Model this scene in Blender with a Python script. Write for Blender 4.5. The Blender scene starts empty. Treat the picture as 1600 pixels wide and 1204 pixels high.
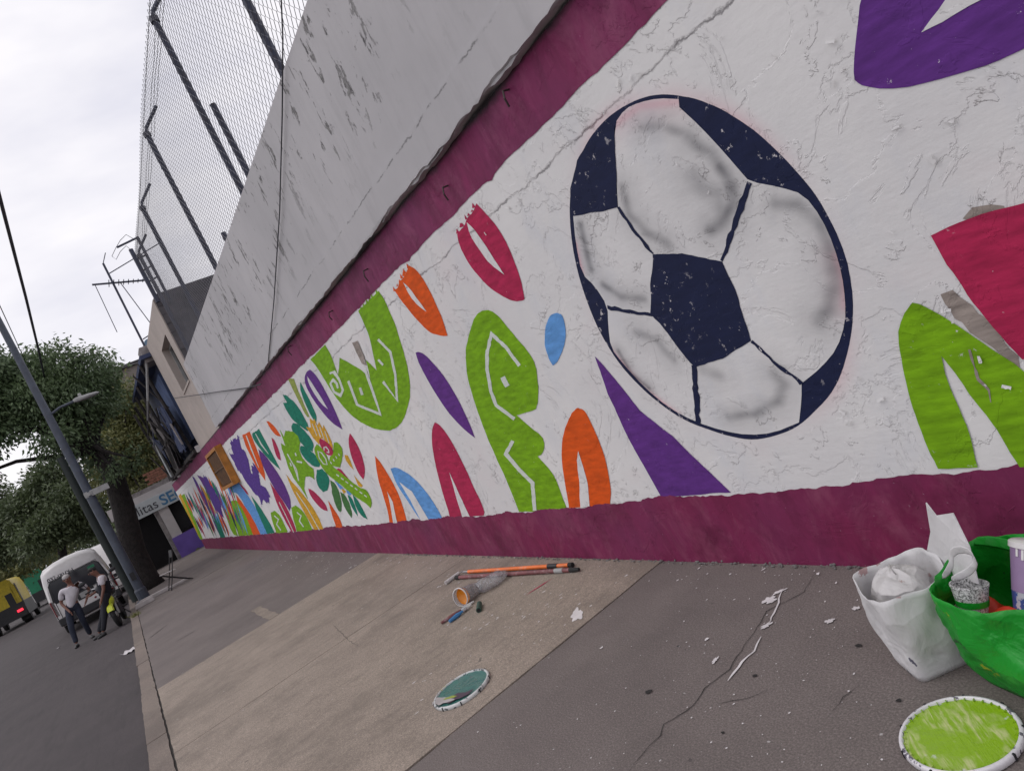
import bpy, bmesh, math, random
import numpy as np
from mathutils import Matrix, Vector
from mathutils.geometry import delaunay_2d_cdt
random.seed(7); rng = np.random.default_rng(7)
R = math.radians
scene = bpy.context.scene
# ------------------------------------------------------------------ camera
# X runs along the mural wall (far end is -X), Y points into the wall, Z is up; the pavement is z = 0
PW, PH, FPX = 1600, 1204, 1108.49
ROLL, PITCH, YAW = R(26.69), R(2.578), R(30.66)
CAM = np.array([0.0, 0.0, 1.62])
_f = np.array([-math.cos(YAW)*math.cos(PITCH), math.sin(YAW)*math.cos(PITCH), -math.sin(PITCH)])
_r = np.array([math.sin(YAW), math.cos(YAW), 0.0]); _u = np.cross(_r, _f)
CR = math.cos(ROLL)*_r - math.sin(ROLL)*_u
CU = math.sin(ROLL)*_r + math.cos(ROLL)*_u
cam = bpy.data.objects.new('camera', bpy.data.cameras.new('camera'))
scene.collection.objects.link(cam)
cam.data.sensor_fit = 'HORIZONTAL'; cam.data.sensor_width = 36; cam.data.lens = FPX/PW*36
cam.data.clip_start = 0.05; cam.data.clip_end = 3000
cam.matrix_world = Matrix(((CR[0], CU[0], -_f[0], CAM[0]), (CR[1], CU[1], -_f[1], CAM[1]), (CR[2], CU[2], -_f[2], CAM[2]), (0, 0, 0, 1)))
scene.camera = cam
scene.render.resolution_x, scene.render.resolution_y = 1024, 770
# ------------------------------------------------------------------ light: overcast daylight
SUN_EL, SUN_AZ = R(58), R(215)      # azimuth of the veiled sun, clockwise from +Y
wd = bpy.data.worlds.new('World'); scene.world = wd; wd.use_nodes = True
nt = wd.node_tree; nt.nodes.clear()
o = nt.nodes.new('ShaderNodeOutputWorld'); bg = nt.nodes.new('ShaderNodeBackground'); bg.inputs[1].default_value = 0.1
sky = nt.nodes.new('ShaderNodeTexSky'); sky.sky_type = 'NISHITA'; sky.sun_disc = False
sky.sun_elevation = SUN_EL; sky.sun_rotation = SUN_AZ
tc = nt.nodes.new('ShaderNodeTexCoord'); mp = nt.nodes.new('ShaderNodeMapping'); mp.inputs['Scale'].default_value = (1.0, 1.0, 3.2)
nz = nt.nodes.new('ShaderNodeTexNoise'); nz.inputs['Scale'].default_value = 2.1; nz.inputs['Detail'].default_value = 5; nz.inputs['Roughness'].default_value = 0.55
rp = nt.nodes.new('ShaderNodeValToRGB')
rp.color_ramp.elements[0].position = 0.3; rp.color_ramp.elements[0].color = (7.3, 7.25, 8.1, 1)
rp.color_ramp.elements[1].position = 0.62; rp.color_ramp.elements[1].color = (10.0, 9.7, 9.9, 1)
mx = nt.nodes.new('ShaderNodeMixRGB'); mx.inputs[0].default_value = 0.94
nt.links.new(tc.outputs['Generated'], mp.inputs[0]); nt.links.new(mp.outputs[0], nz.inputs[0]); nt.links.new(nz.outputs[0], rp.inputs[0])
nt.links.new(sky.outputs[0], mx.inputs[1]); nt.links.new(rp.outputs[0], mx.inputs[2])
nt.links.new(mx.outputs[0], bg.inputs[0]); nt.links.new(bg.outputs[0], o.inputs[0])
sl = bpy.data.lights.new('sun', 'SUN'); sl.energy = 0.7; sl.angle = R(35); sl.color = (1.0, 0.965, 0.93)
so = bpy.data.objects.new('sun', sl); scene.collection.objects.link(so)
sd = Vector((math.sin(SUN_AZ)*math.cos(SUN_EL), math.cos(SUN_AZ)*math.cos(SUN_EL), math.sin(SUN_EL)))
so.rotation_euler = (-sd).to_track_quat('-Z', 'Y').to_euler()
vs = scene.view_settings; vs.view_transform = 'Standard'; vs.look = 'None'; vs.gamma = 1; vs.exposure = 0.13; vs.use_curve_mapping = False
scene.render.engine = 'CYCLES'

# ------------------------------------------------------------------ pixel -> place (plane given by what the thing touches)
def ray(px):
    px = np.asarray(px, float)
    return _f + ((px[..., 0:1]-PW/2)/FPX)*CR - ((px[..., 1:2]-PH/2)/FPX)*CU
def hit(px, axis, val):
    d = ray(px); t = (val-CAM[axis])/d[..., axis]
    return CAM + d*t[..., None]
def G(x, y, z=0.0): return Vector(hit(np.array([(x, y)]), 2, z)[0])      # on the ground
def AX(x, y, X): return Vector(hit(np.array([(x, y)]), 0, X)[0])         # on a plane across the street
WY = 2.56                                                                # the mural wall's face
ROAD = -0.13
# ------------------------------------------------------------------ mesh helpers
class MB:
    def __init__(s): s.v = []; s.f = []
    def add(s, v, f):
        n = len(s.v); s.v += [tuple(map(float, p)) for p in v]; s.f += [tuple(i+n for i in q) for q in f]; return s
    def box(s, c, d, m=None, taper=1.0):
        hx, hy, hz = d[0]/2, d[1]/2, d[2]/2
        v = [Vector((x*hx*(taper if z > 0 else 1), y*hy*(taper if z > 0 else 1), z*hz)) for z in (-1, 1) for y in (-1, 1) for x in (-1, 1)]
        if m is not None: v = [m @ p for p in v]
        v = [p+Vector(c) for p in v]
        return s.add(v, [(0, 2, 3, 1), (4, 5, 7, 6), (0, 1, 5, 4), (2, 6, 7, 3), (0, 4, 6, 2), (1, 3, 7, 5)])
    def tube(s, path, r, n=8, caps=True):
        P = [Vector(p) for p in path]; rs = r if isinstance(r, (list, tuple)) else [r]*len(P)
        rings = []; prev = None
        for i, p in enumerate(P):
            t = (P[min(i+1, len(P)-1)]-P[max(i-1, 0)]); t.normalize()
            if prev is None:
                a = Vector((0, 0, 1)) if abs(t.z) < 0.9 else Vector((1, 0, 0)); a = (a-t*a.dot(t)).normalized()
            else:
                a = (prev-t*prev.dot(t)); a = a.normalized() if a.length > 1e-6 else Vector((1, 0, 0))
            prev = a; b = t.cross(a)
            rings.append([p+(a*math.cos(2*math.pi*k/n)+b*math.sin(2*math.pi*k/n))*rs[i] for k in range(n)])
        return s.loft(rings, caps)
    def loft(s, rings, caps=True, closed=True):
        n = len(rings[0]); v = [p for q in rings for p in q]; f = []
        for i in range(len(rings)-1):
            for k in range(n if closed else n-1):
                f.append((i*n+k, i*n+(k+1) % n, (i+1)*n+(k+1) % n, (i+1)*n+k))
        if caps: f += [tuple(range(n-1, -1, -1)), tuple(range((len(rings)-1)*n, len(rings)*n))]
        return s.add(v, f)
    def lathe(s, prof, c=(0, 0, 0), n=24, axis='Z', caps=True, m=None):
        rings = []
        for r, z in prof:
            q = []
            for k in range(n):
                a = 2*math.pi*k/n; p = (r*math.cos(a), r*math.sin(a), z)
                if axis == 'X': p = (p[2], p[0], p[1])
                if axis == 'Y': p = (p[1], p[2], p[0])
                p = Vector(p)
                if m is not None: p = m @ p
                q.append(p+Vector(c))
            rings.append(q)
        return s.loft(rings, caps)
    def ball(s, c, r, n=12, m=8, M=None):
        r = (r, r, r) if isinstance(r, (int, float)) else r
        rings = []
        for j in range(m+1):
            t = math.pi*(j/m*0.98+0.01)
            q = [Vector((r[0]*math.sin(t)*math.cos(2*math.pi*k/n), r[1]*math.sin(t)*math.sin(2*math.pi*k/n), -r[2]*math.cos(t))) for k in range(n)]
            if M is not None: q = [M @ p for p in q]
            rings.append([p+Vector(c) for p in q])
        return s.loft(rings, True)
    def mesh(s, name, off=None):
        me = bpy.data.meshes.new(name)
        v = s.v if off is None else [(p[0]-off[0], p[1]-off[1], p[2]-off[2]) for p in s.v]
        me.from_pydata(v, [], s.f); me.update(); return me
COL = scene.collection
def obj(name, mb, mat, parent=None, smooth=False, world=False, bevel=0, kind=None, sub=0, solid=0):
    off = None
    if world and parent is not None:
        off = Vector((0, 0, 0)); q = parent
        while q is not None: off += q.location; q = q.parent
    me = mb.mesh(name, off) if isinstance(mb, MB) else mb
    ob = bpy.data.objects.new(name, me); COL.objects.link(ob)
    if mat is not None and len(me.materials) == 0: me.materials.append(mat)
    if parent is not None: ob.parent = parent
    if smooth:
        me.polygons.foreach_set('use_smooth', [True]*len(me.polygons))
        if smooth != 'all': me.set_sharp_from_angle(angle=R(40))
    if solid:
        m = ob.modifiers.new('solid', 'SOLIDIFY'); m.thickness = solid; m.offset = 0
    if bevel:
        m = ob.modifiers.new('bevel', 'BEVEL'); m.width = bevel; m.segments = 2; m.limit_method = 'ANGLE'; m.angle_limit = R(40)
    if sub:
        m = ob.modifiers.new('sub', 'SUBSURF'); m.levels = sub; m.render_levels = sub
    if kind: ob['kind'] = kind
    return ob
def thing(name, label, cat, loc=(0, 0, 0), rz=0.0, group=None):
    e = bpy.data.objects.new(name, None); COL.objects.link(e); e.empty_display_size = 0.1
    e.location = loc; e.rotation_euler = (0, 0, rz); e['label'] = label; e['category'] = cat
    if group: e['group'] = group
    return e
def tag(ob, label, cat, group=None):
    ob['label'] = label; ob['category'] = cat
    if group: ob['group'] = group
    return ob
def copy_tree(src, parent=None):
    c = src.copy(); COL.objects.link(c); c.parent = parent
    for ch in list(src.children): copy_tree(ch, c)
    return c
def text_mesh(txt, size, font_bold=False, extrude=0.003):
    cu = bpy.data.curves.new('lettering', 'FONT'); cu.body = txt; cu.size = size; cu.extrude = extrude; cu.align_x = 'CENTER'; cu.align_y = 'CENTER'
    if font_bold: cu.offset = size*0.02
    ob = bpy.data.objects.new('lettering', cu); COL.objects.link(ob)
    me = bpy.data.meshes.new_from_object(ob.evaluated_get(bpy.context.evaluated_depsgraph_get()))
    bpy.data.objects.remove(ob); bpy.data.curves.remove(cu)
    return me
# ------------------------------------------------------------------ materials
class NT:
    def __init__(s, name):
        s.m = bpy.data.materials.new(name); s.m.use_nodes = True; s.t = s.m.node_tree; s.n = s.t.nodes
        s.b = s.n['Principled BSDF']; s._pos = None
    def new(s, t, **kw):
        q = s.n.new(t)
        for k, v in kw.items(): setattr(q, k, v)
        return q
    def ln(s, a, b): s.t.links.new(a, b)
    def pos(s):
        if s._pos is None: s._pos = s.new('ShaderNodeNewGeometry').outputs['Position']
        return s._pos
    def objc(s): return s.new('ShaderNodeTexCoord').outputs['Object']
    def mapped(s, scale=(1, 1, 1), rot=(0, 0, 0), loc=(0, 0, 0), src=None):
        q = s.new('ShaderNodeMapping'); q.inputs['Scale'].default_value = scale; q.inputs['Rotation'].default_value = rot; q.inputs['Location'].default_value = loc
        s.ln(src or s.pos(), q.inputs[0]); return q.outputs[0]
    def noise(s, scale, detail=4, rough=0.5, vec=None, dist=0.0):
        q = s.new('ShaderNodeTexNoise'); q.inputs['Scale'].default_value = scale; q.inputs['Detail'].default_value = detail
        q.inputs['Roughness'].default_value = rough; q.inputs['Distortion'].default_value = dist
        s.ln(vec or s.pos(), q.inputs['Vector']); return q.outputs['Fac']
    def ramp(s, fac, stops):
        q = s.new('ShaderNodeValToRGB'); e = q.color_ramp.elements
        while len(e) < len(stops): e.new(0.5)
        for i, (p, c) in enumerate(stops):
            e[i].position = p; e[i].color = (c, c, c, 1) if isinstance(c, (int, float)) else (*c, 1)
        s.ln(fac, q.inputs[0]); return q.outputs[0]
    def mix(s, fac, a, b, mode='MIX'):
        q = s.new('ShaderNodeMixRGB'); q.blend_type = mode
        for i, x in enumerate((fac, a, b)):
            if isinstance(x, (int, float)): q.inputs[i].default_value = x if i == 0 else (x, x, x, 1)
            elif isinstance(x, tuple): q.inputs[i].default_value = (*x, 1)
            else: s.ln(x, q.inputs[i])
        return q.outputs[0]
    def math(s, op, a, b=0.0, clamp=False):
        q = s.new('ShaderNodeMath'); q.operation = op; q.use_clamp = clamp
        for i, x in enumerate((a, b)):
            if isinstance(x, (int, float)): q.inputs[i].default_value = x
            else: s.ln(x, q.inputs[i])
        return q.outputs[0]
    def xyz(s, vec=None):
        q = s.new('ShaderNodeSeparateXYZ'); s.ln(vec or s.pos(), q.inputs[0]); return q.outputs
    def attr(s, name):
        q = s.new('ShaderNodeAttribute'); q.attribute_name = name; return q.outputs['Fac']
    def bump(s, h, strength=0.5, dist=0.01):
        q = s.new('ShaderNodeBump'); q.inputs['Strength'].default_value = strength; q.inputs['Distance'].default_value = dist
        s.ln(h, q.inputs['Height']); s.ln(q.outputs[0], s.b.inputs['Normal'])
    def base(s, c):
        if isinstance(c, tuple): s.b.inputs['Base Color'].default_value = (*c, 1)
        else: s.ln(c, s.b.inputs['Base Color'])
    def rough(s, r):
        if isinstance(r, (int, float)): s.b.inputs['Roughness'].default_value = r
        else: s.ln(r, s.b.inputs['Roughness'])
def wall_height(t):
    """old flaking layers, the same on every paint that lies on the wall"""
    n1 = t.noise(1.9, 9, 0.62, dist=0.7); n2 = t.noise(4.3, 7, 0.6, vec=t.mapped(loc=(7, 0, 3)), dist=0.4)
    fine = t.noise(38, 4, 0.6); mid = t.noise(9, 5, 0.55)
    st = t.noise(10, 4, 0.55, vec=t.mapped(scale=(1.0, 1, 5), rot=(0, R(28), 0)))
    where = t.ramp(t.noise(0.62, 3, 0.5, vec=t.mapped(loc=(5, 0, 2))), [(0.40, 0.65), (0.56, 1.3)])
    e = t.math('MULTIPLY', t.ramp(n1, [(0.455, 0), (0.468, 1)]), 0.30)
    e = t.math('ADD', e, t.math('MULTIPLY', t.ramp(n1, [(0.585, 0), (0.594, 1)]), 0.45))
    e = t.math('ADD', e, t.math('MULTIPLY', t.ramp(n2, [(0.60, 0), (0.612, 1)]), 0.45))
    h = t.math('MULTIPLY', e, where)
    h = t.math('ADD', h, t.math('MULTIPLY', fine, 0.14))
    h = t.math('ADD', h, t.math('MULTIPLY', st, 0.14))
    return t.math('ADD', h, t.math('MULTIPLY', mid, 0.28)), n1, n2
def mat_wall_white():
    t = NT('white_mural_paint'); h, n1, n2 = wall_height(t)
    c = t.mix(t.ramp(t.noise(0.9, 5, 0.6), [(0.35, 0), (0.65, 1)]), (0.665, 0.655, 0.66), (0.745, 0.735, 0.73))
    blue = t.ramp(t.noise(1.3, 6, 0.65, vec=t.mapped(scale=(1.6, 1, .8), loc=(3, 1, 8))), [(0.52, 0), (0.72, 0.55)])
    c = t.mix(blue, c, (0.57, 0.59, 0.64))
    pink = t.ramp(t.noise(1.0, 6, 0.65, vec=t.mapped(scale=(1, 1, 1.4), loc=(13, 1, 2))), [(0.55, 0), (0.75, 0.5)])
    c = t.mix(pink, c, (0.70, 0.62, 0.63))
    # a horizontal plaster joint high on the wall, cracked and flaking
    z = t.xyz()[2]; wob = t.math('MULTIPLY', t.math('SUBTRACT', t.noise(2.2, 7, 0.7), 0.5), 0.16)
    dz = t.math('SUBTRACT', t.math('ADD', z, wob), 2.42)
    line = t.ramp(t.math('ABSOLUTE', dz), [(0.002, 1), (0.007, 0)])
    line = t.math('MULTIPLY', line, t.ramp(t.noise(5, 3), [(0.46, 0), (0.56, 1)]))
    c = t.mix(t.math('MULTIPLY', line, 0.8), c, (0.16, 0.15, 0.16))
    step = t.ramp(dz, [(0.0, 0.0), (0.012, 1.0)])
    h = t.math('ADD', h, t.math('MULTIPLY', step, 0.5))
    rim = t.ramp(n2, [(0.596, 0), (0.602, 1)]); rim = t.math('MULTIPLY', rim, t.ramp(n2, [(0.606, 1), (0.616, 0)]))
    c = t.mix(t.math('MULTIPLY', rim, t.ramp(t.noise(3.1, 3), [(0.48, 0), (0.62, 0.55)])), c, (0.30, 0.28, 0.28))
    # old paint chipped off in small spots
    chip = t.math('MULTIPLY', t.ramp(t.noise(24, 5, 0.7), [(0.70, 0), (0.73, 1)]), t.ramp(t.noise(0.8, 3), [(0.5, 0), (0.62, 1)]))
    c = t.mix(t.math('MULTIPLY', chip, 0.6), c, (0.33, 0.30, 0.29))
    c = t.mix(t.attr('spray_red'), c, (0.66, 0.10, 0.20))
    c = t.mix(t.attr('spray_black'), c, (0.045, 0.045, 0.06))
    t.base(c); t.rough(0.75); t.b.inputs['Specular IOR Level'].default_value = 0.25; t.bump(h, 0.75, 0.011); return t.m
def mat_paint(name, rgb, fleck=0.0, dark=0.72, streak=(1.5, 1, 6), fleck_scale=30, rough=0.5):
    t = NT(name); h, n1, n2 = wall_height(t)
    br = t.noise(5, 6, 0.6, vec=t.mapped(scale=streak, rot=(0, R(20), 0)))
    c = t.mix(t.ramp(br, [(0.32, 0), (0.68, 1)]), tuple(x*dark for x in rgb), tuple(min(x*1.12, 0.9) for x in rgb))
    c = t.mix(t.ramp(t.noise(1.4, 4), [(0.35, 0.0), (0.7, 0.3)]), c, tuple(min(1, x*0.75+0.008) for x in rgb))
    if fleck > 0:
        fl = t.ramp(t.noise(fleck_scale, 6, 0.72), [(0.69-fleck*0.14, 0), (0.70-fleck*0.14+0.02, 1)])
        fl = t.math('MULTIPLY', fl, t.ramp(t.noise(2.4, 3), [(0.42, 0.15), (0.62, 1)]))
        c = t.mix(fl, c, (0.66, 0.63, 0.65))
    t.base(c); t.rough(0.75); t.b.inputs['Specular IOR Level'].default_value = 0.18; t.bump(h, 0.5, 0.008); return t.m
def mat_simple(name, rgb, rough=0.6, metal=0.0, var=0.18, scale=6, bump=0.15, bscale=40, bd=0.004, dirt=None, local=True, coat=0):
    t = NT(name); v = t.objc() if local else t.pos()
    n = t.noise(scale, 5, 0.6, vec=v)
    c = t.mix(t.ramp(n, [(0.3, 0), (0.7, 1)]), tuple(x*(1-var) for x in rgb), tuple(min(0.95, x*(1+var)) for x in rgb))
    if dirt: c = t.mix(t.ramp(t.noise(scale*1.7, 7, 0.68, vec=v), [(0.52, 0), (0.70, dirt[1])]), c, dirt[0])
    t.base(c); t.rough(rough); t.b.inputs['Metallic'].default_value = metal; t.b.inputs['Coat Weight'].default_value = coat
    if bump: t.bump(t.noise(bscale, 4, 0.6, vec=v), bump, bd)
    return t.m
M = {}
M['white'] = mat_wall_white()
M['lime'] = mat_paint('lime_paint', (0.20, 0.42, 0.008), 0.18, dark=0.66)
M['orange'] = mat_paint('orange_paint', (0.74, 0.10, 0.010), 0.1)
M['crimson'] = mat_paint('crimson_paint', (0.44, 0.022, 0.085), 0.1)
M['purple'] = mat_paint('purple_paint', (0.125, 0.034, 0.24), 0.1)
M['violet'] = mat_paint('violet_paint', (0.095, 0.040, 0.27), 0.25)
M['blue'] = mat_paint('blue_paint', (0.13, 0.34, 0.72), 0.05)
M['navy'] = mat_paint('navy_paint', (0.012, 0.017, 0.055), 0.5, dark=0.8, fleck_scale=22)
M['teal'] = mat_paint('teal_paint', (0.006, 0.20, 0.13), 0.05)
M['pine'] = mat_paint('pine_green_paint', (0.06, 0.18, 0.05), 0.1)
M['olive'] = mat_paint('olive_paint', (0.30, 0.36, 0.08), 0.15)
M['yellow'] = mat_paint('yellow_paint', (0.66, 0.36, 0.025), 0.12)
M['outline'] = mat_paint('pale_outline_paint', (0.62, 0.66, 0.62), 0.0, dark=0.9)
M['bare'] = mat_paint('bare_plaster', (0.34, 0.29, 0.26), 0.55, dark=0.6, fleck_scale=14)
def mat_magenta(name, rgb, grime_shade_z=None):
    t = NT(name); h, n1, n2 = wall_height(t)
    br = t.noise(5, 7, 0.68, vec=t.mapped(scale=(1.9, 1, .6), rot=(0, R(-24), 0)), dist=0.6)
    c = t.mix(t.ramp(br, [(0.3, 0), (0.7, 1)]), tuple(x*0.78 for x in rgb), tuple(x*1.2 for x in rgb))
    c = t.mix(t.ramp(t.noise(1.1, 5), [(0.4, 0), (0.7, 0.55)]), c, (0.165, 0.036, 0.110))
    fade = t.noise(3.2, 7, 0.72, vec=t.mapped(scale=(1.5, 1, .8), rot=(0, R(35), 0), loc=(3, 0, 1)), dist=0.8)
    c = t.mix(t.ramp(fade, [(0.48, 0), (0.72, 0.6)]), c, tuple(x*1.25+0.06 for x in rgb))
    dk = t.noise(2.1, 6, 0.7, vec=t.mapped(scale=(1.2, 1, 1), loc=(9, 0, 4)))
    c = t.mix(t.ramp(dk, [(0.50, 0), (0.66, 0.55)]), c, tuple(x*0.45 for x in rgb))
    c = t.mix(t.ramp(t.noise(45, 4, 0.7), [(0.68, 0), (0.72, 0.55)]), c, (0.42, 0.27, 0.34))
    if grime_shade_z:  # band top darkened: black grime plus the overhang's shade painted into the colour
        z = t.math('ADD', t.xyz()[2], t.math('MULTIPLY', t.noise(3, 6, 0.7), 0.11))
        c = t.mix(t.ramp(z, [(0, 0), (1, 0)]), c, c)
        g = t.math('MULTIPLY', t.math('SUBTRACT', z, grime_shade_z), 22, clamp=True)
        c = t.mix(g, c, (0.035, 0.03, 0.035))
    t.base(c); t.rough(0.65); t.b.inputs['Specular IOR Level'].default_value = 0.22; t.bump(h, 0.55, 0.008); return t.m
M['magenta_low'] = mat_magenta('magenta_base_paint', (0.182, 0.017, 0.066))
M['magenta_top'] = mat_magenta('magenta_band_paint', (0.20, 0.022, 0.088), grime_shade_z=2.935)
def mat_upper():
    t = NT('weathered_white_render')
    c = t.mix(t.ramp(t.noise(0.7, 6, 0.6), [(0.3, 0), (0.7, 1)]), (0.41, 0.40, 0.415), (0.50, 0.485, 0.50))
    c = t.mix(t.ramp(t.noise(3, 6, 0.7, vec=t.mapped(scale=(2, 1, .35))), [(0.5, 0), (0.8, 0.5)]), c, (0.33, 0.32, 0.33))
    z = t.xyz()[2]
    area = t.math('MULTIPLY', t.ramp(t.noise(0.55, 3, 0.5, vec=t.mapped(loc=(4.3, 0, 1.2))), [(0.38, 0), (0.50, 1)]), t.ramp(t.math('DIVIDE', z, 10.0), [(0.32, 0.0), (0.365, 1.0)]))
    fl = t.ramp(t.noise(4.6, 7, 0.68, vec=t.mapped(scale=(2.0, 1, 0.8)), dist=0.3), [(0.585, 0), (0.605, 0.9)])
    fl = t.math('MULTIPLY', fl, area)
    inner = t.mix(t.ramp(t.noise(25, 5, 0.7), [(0.4, 0), (0.6, 1)]), (0.045, 0.043, 0.045), (0.22, 0.215, 0.21))
    c = t.mix(fl, c, inner)
    zz = t.math('ADD', z, t.math('MULTIPLY', t.noise(2.5, 7, 0.75), 0.12))
    seam = t.ramp(t.math('ABSOLUTE', t.math('SUBTRACT', zz, 3.21)), [(0.002, 0.8), (0.008, 0)])
    seam = t.math('MULTIPLY', seam, t.ramp(t.noise(7, 4), [(0.45, 0), (0.55, 1)]))
    c = t.mix(seam, c, (0.12, 0.12, 0.12))
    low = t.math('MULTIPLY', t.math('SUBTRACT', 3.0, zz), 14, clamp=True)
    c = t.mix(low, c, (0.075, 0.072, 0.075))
    t.base(c); t.rough(0.8)
    h = t.math('ADD', t.math('MULTIPLY', fl, -0.8), t.math('MULTIPLY', t.noise(30, 5, 0.6), 0.35)); t.bump(h, 0.6, 0.006); return t.m
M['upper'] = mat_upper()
def mat_ground(name, a, b, spots, bstr=0.35, streaky=None, stain=None, patch=None):
    t = NT(name)
    n = t.noise(1.3, 7, 0.65); c = t.mix(t.ramp(n, [(0.3, 0), (0.7, 1)]), a, b)
    gr = t.noise(125, 5, 0.75); c = t.mix(t.ramp(gr, [(0.40, 0.55), (0.56, 0)]), c, tuple(x*0.35 for x in a))
    c = t.mix(t.ramp(gr, [(0.56, 0), (0.70, 0.6)]), c, tuple(min(1, x*1.9) for x in b))
    if streaky:
        s = t.noise(5, 6, 0.7, vec=t.mapped(scale=streaky)); c = t.mix(t.ramp(s, [(0.50, 0), (0.70, 0.42)]), c, tuple(x*0.42 for x in a))
        s2 = t.noise(5, 6, 0.7, vec=t.mapped(scale=streaky, loc=(3, 9, 0))); c = t.mix(t.ramp(s2, [(0.56, 0), (0.75, 0.3)]), c, tuple(x*1.25 for x in b))
    if stain: c = t.mix(t.ramp(t.noise(0.75, 6, 0.68, vec=t.mapped(loc=(2, 5, 0))), [(0.47, 0), (0.63, stain)]), c, tuple(x*0.45 for x in a))
    if spots:
        sp = t.ramp(t.noise(26, 3, 0.5, vec=t.mapped(loc=(1, 2, 0))), [(0.73, 0), (0.745, spots)])
        c = t.mix(sp, c, (0.55, 0.53, 0.53))
        dk = t.ramp(t.noise(9, 2, 0.4, vec=t.mapped(loc=(8, 2, 0))), [(0.755, 0), (0.77, 0.6)])
        c = t.mix(dk, c, (0.035, 0.033, 0.033))
    t.base(c); t.rough(0.85)
    t.bump(t.math('ADD', gr, t.math('MULTIPLY', t.noise(14, 5, 0.6), 0.5)), bstr, 0.006); return t.m
M['asphalt_path'] = mat_ground('worn_asphalt_pavement', (0.146, 0.121, 0.116), (0.196, 0.165, 0.155), 0.6, 0.32, stain=0.3)
M['slab'] = mat_ground('stained_concrete_slab', (0.272, 0.222, 0.186), (0.350, 0.288, 0.240), 0.6, 0.35, streaky=(2.4, .8, 1), stain=0.6)
M['kerb'] = mat_ground('kerb_concrete', (0.185, 0.148, 0.13), (0.24, 0.195, 0.165), 0.2, 0.4, stain=0.4)
M['road'] = mat_ground('road_asphalt', (0.050, 0.040, 0.044), (0.068, 0.055, 0.058), 0.0, 0.4, streaky=(.25, 2.2, 1), stain=0.25)
M['joint'] = mat_simple('dirt_in_joints', (0.030, 0.026, 0.024), 0.95, local=False)
M['ground'] = mat_simple('bare_ground', (0.085, 0.078, 0.07), 0.95, local=False, scale=1)
M['beige'] = mat_simple('beige_render', (0.42, 0.365, 0.335), 0.85, var=0.1, scale=1.2, local=False, dirt=((0.25, 0.21, 0.19), 0.35))
M['block'] = mat_simple('grey_concrete_block', (0.085, 0.078, 0.085), 0.95, var=0.4, scale=5, bump=0.8, bscale=60, bd=0.01, local=False)
M['mortar'] = mat_simple('dark_mortar', (0.05, 0.046, 0.05), 0.95, local=False)
M['fence_blue'] = mat_simple('dark_blue_fence_paint', (0.024, 0.030, 0.062), 0.5, var=0.3, scale=9, dirt=((0.10, 0.05, 0.03), 0.4))
M['wire'] = mat_simple('galvanised_wire', (0.075, 0.075, 0.095), 0.5, metal=0.2, bump=0)
M['cable'] = mat_simple('black_cable', (0.018, 0.018, 0.028), 0.6, bump=0)
M['rust'] = mat_simple('rusty_iron', (0.05, 0.035, 0.035), 0.8)
M['navy_wall'] = mat_simple('dark_blue_plaster', (0.040, 0.055, 0.12), 0.75, var=0.3, scale=2, local=False, dirt=((0.02, 0.02, 0.025), 0.7))
M['black_wood'] = mat_simple('charred_wood', (0.035, 0.030, 0.030), 0.9, var=0.5)
M['grey_wood'] = mat_simple('grey_board', (0.22, 0.20, 0.20), 0.85, var=0.4)
M['void'] = mat_simple('dark_interior', (0.012, 0.011, 0.013), 0.9, bump=0)
M['white_paint'] = mat_simple('white_gloss_paint', (0.62, 0.60, 0.60), 0.35, var=0.06, bump=0, coat=0.3)
M['white_wall'] = mat_simple('white_shop_plaster', (0.45, 0.42, 0.42), 0.8, var=0.12, scale=2)
M['purple_wall'] = mat_simple('violet_shop_plinth', (0.13, 0.075, 0.34), 0.65, var=0.15, scale=2)
M['sign'] = mat_simple('pale_sign_board', (0.42, 0.45, 0.47), 0.5, var=0.08, scale=3)
M['sign_dark'] = mat_simple('dark_lettering', (0.03, 0.03, 0.04), 0.5, bump=0)
M['sign_blue'] = mat_simple('blue_lettering', (0.05, 0.16, 0.30), 0.5, bump=0)
M['brick'] = mat_simple('old_red_brick', (0.22, 0.095, 0.065), 0.9, var=0.35, scale=9)
M['far_wall'] = mat_simple('grey_brown_far_wall', (0.19, 0.165, 0.15), 0.9, var=0.25, scale=0.4, local=False)
def mat_glass(name, rgb=(0.02, 0.022, 0.03), rough=0.08):
    t = NT(name); t.base(rgb); t.rough(rough); t.b.inputs['Specular IOR Level'].default_value = 0.6; return t.m
M['glass'] = mat_glass('dark_window_glass')
M['bark'] = mat_simple('dark_bark', (0.022, 0.018, 0.017), 0.95, var=0.5, scale=7, bump=1.0, bscale=16, bd=0.05, local=False)
M['pole'] = mat_simple('grey_blue_pole_paint', (0.060, 0.072, 0.100), 0.55, var=0.2, scale=5, dirt=((0.05, 0.05, 0.06), 0.6))
M['lamp_grey'] = mat_simple('lamp_grey', (0.32, 0.32, 0.32), 0.5)
M['tyre'] = mat_simple('black_rubber', (0.014, 0.014, 0.015), 0.8)
M['dark_plastic'] = mat_simple('black_plastic', (0.018, 0.018, 0.022), 0.5)
M['chrome'] = mat_simple('scuffed_chrome', (0.55, 0.55, 0.58), 0.25, metal=0.9)
M['truck_yellow'] = mat_simple('yellow_truck_paint', (0.55, 0.42, 0.02), 0.45, dirt=((0.10, 0.08, 0.03), 0.5))
M['truck_green'] = mat_simple('green_truck_paint', (0.015, 0.20, 0.10), 0.45)
M['lamp_red'] = mat_simple('dark_red_lens', (0.16, 0.01, 0.015), 0.3, bump=0)
def mat_emit(name, rgb, st):
    t = NT(name); t.base(rgb); t.b.inputs['Emission Color'].default_value = (*rgb, 1); t.b.inputs['Emission Strength'].default_value = st; return t.m
M['tail_lit'] = mat_emit('lit_tail_light', (1.0, 0.03, 0.06), 1.6)
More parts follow.
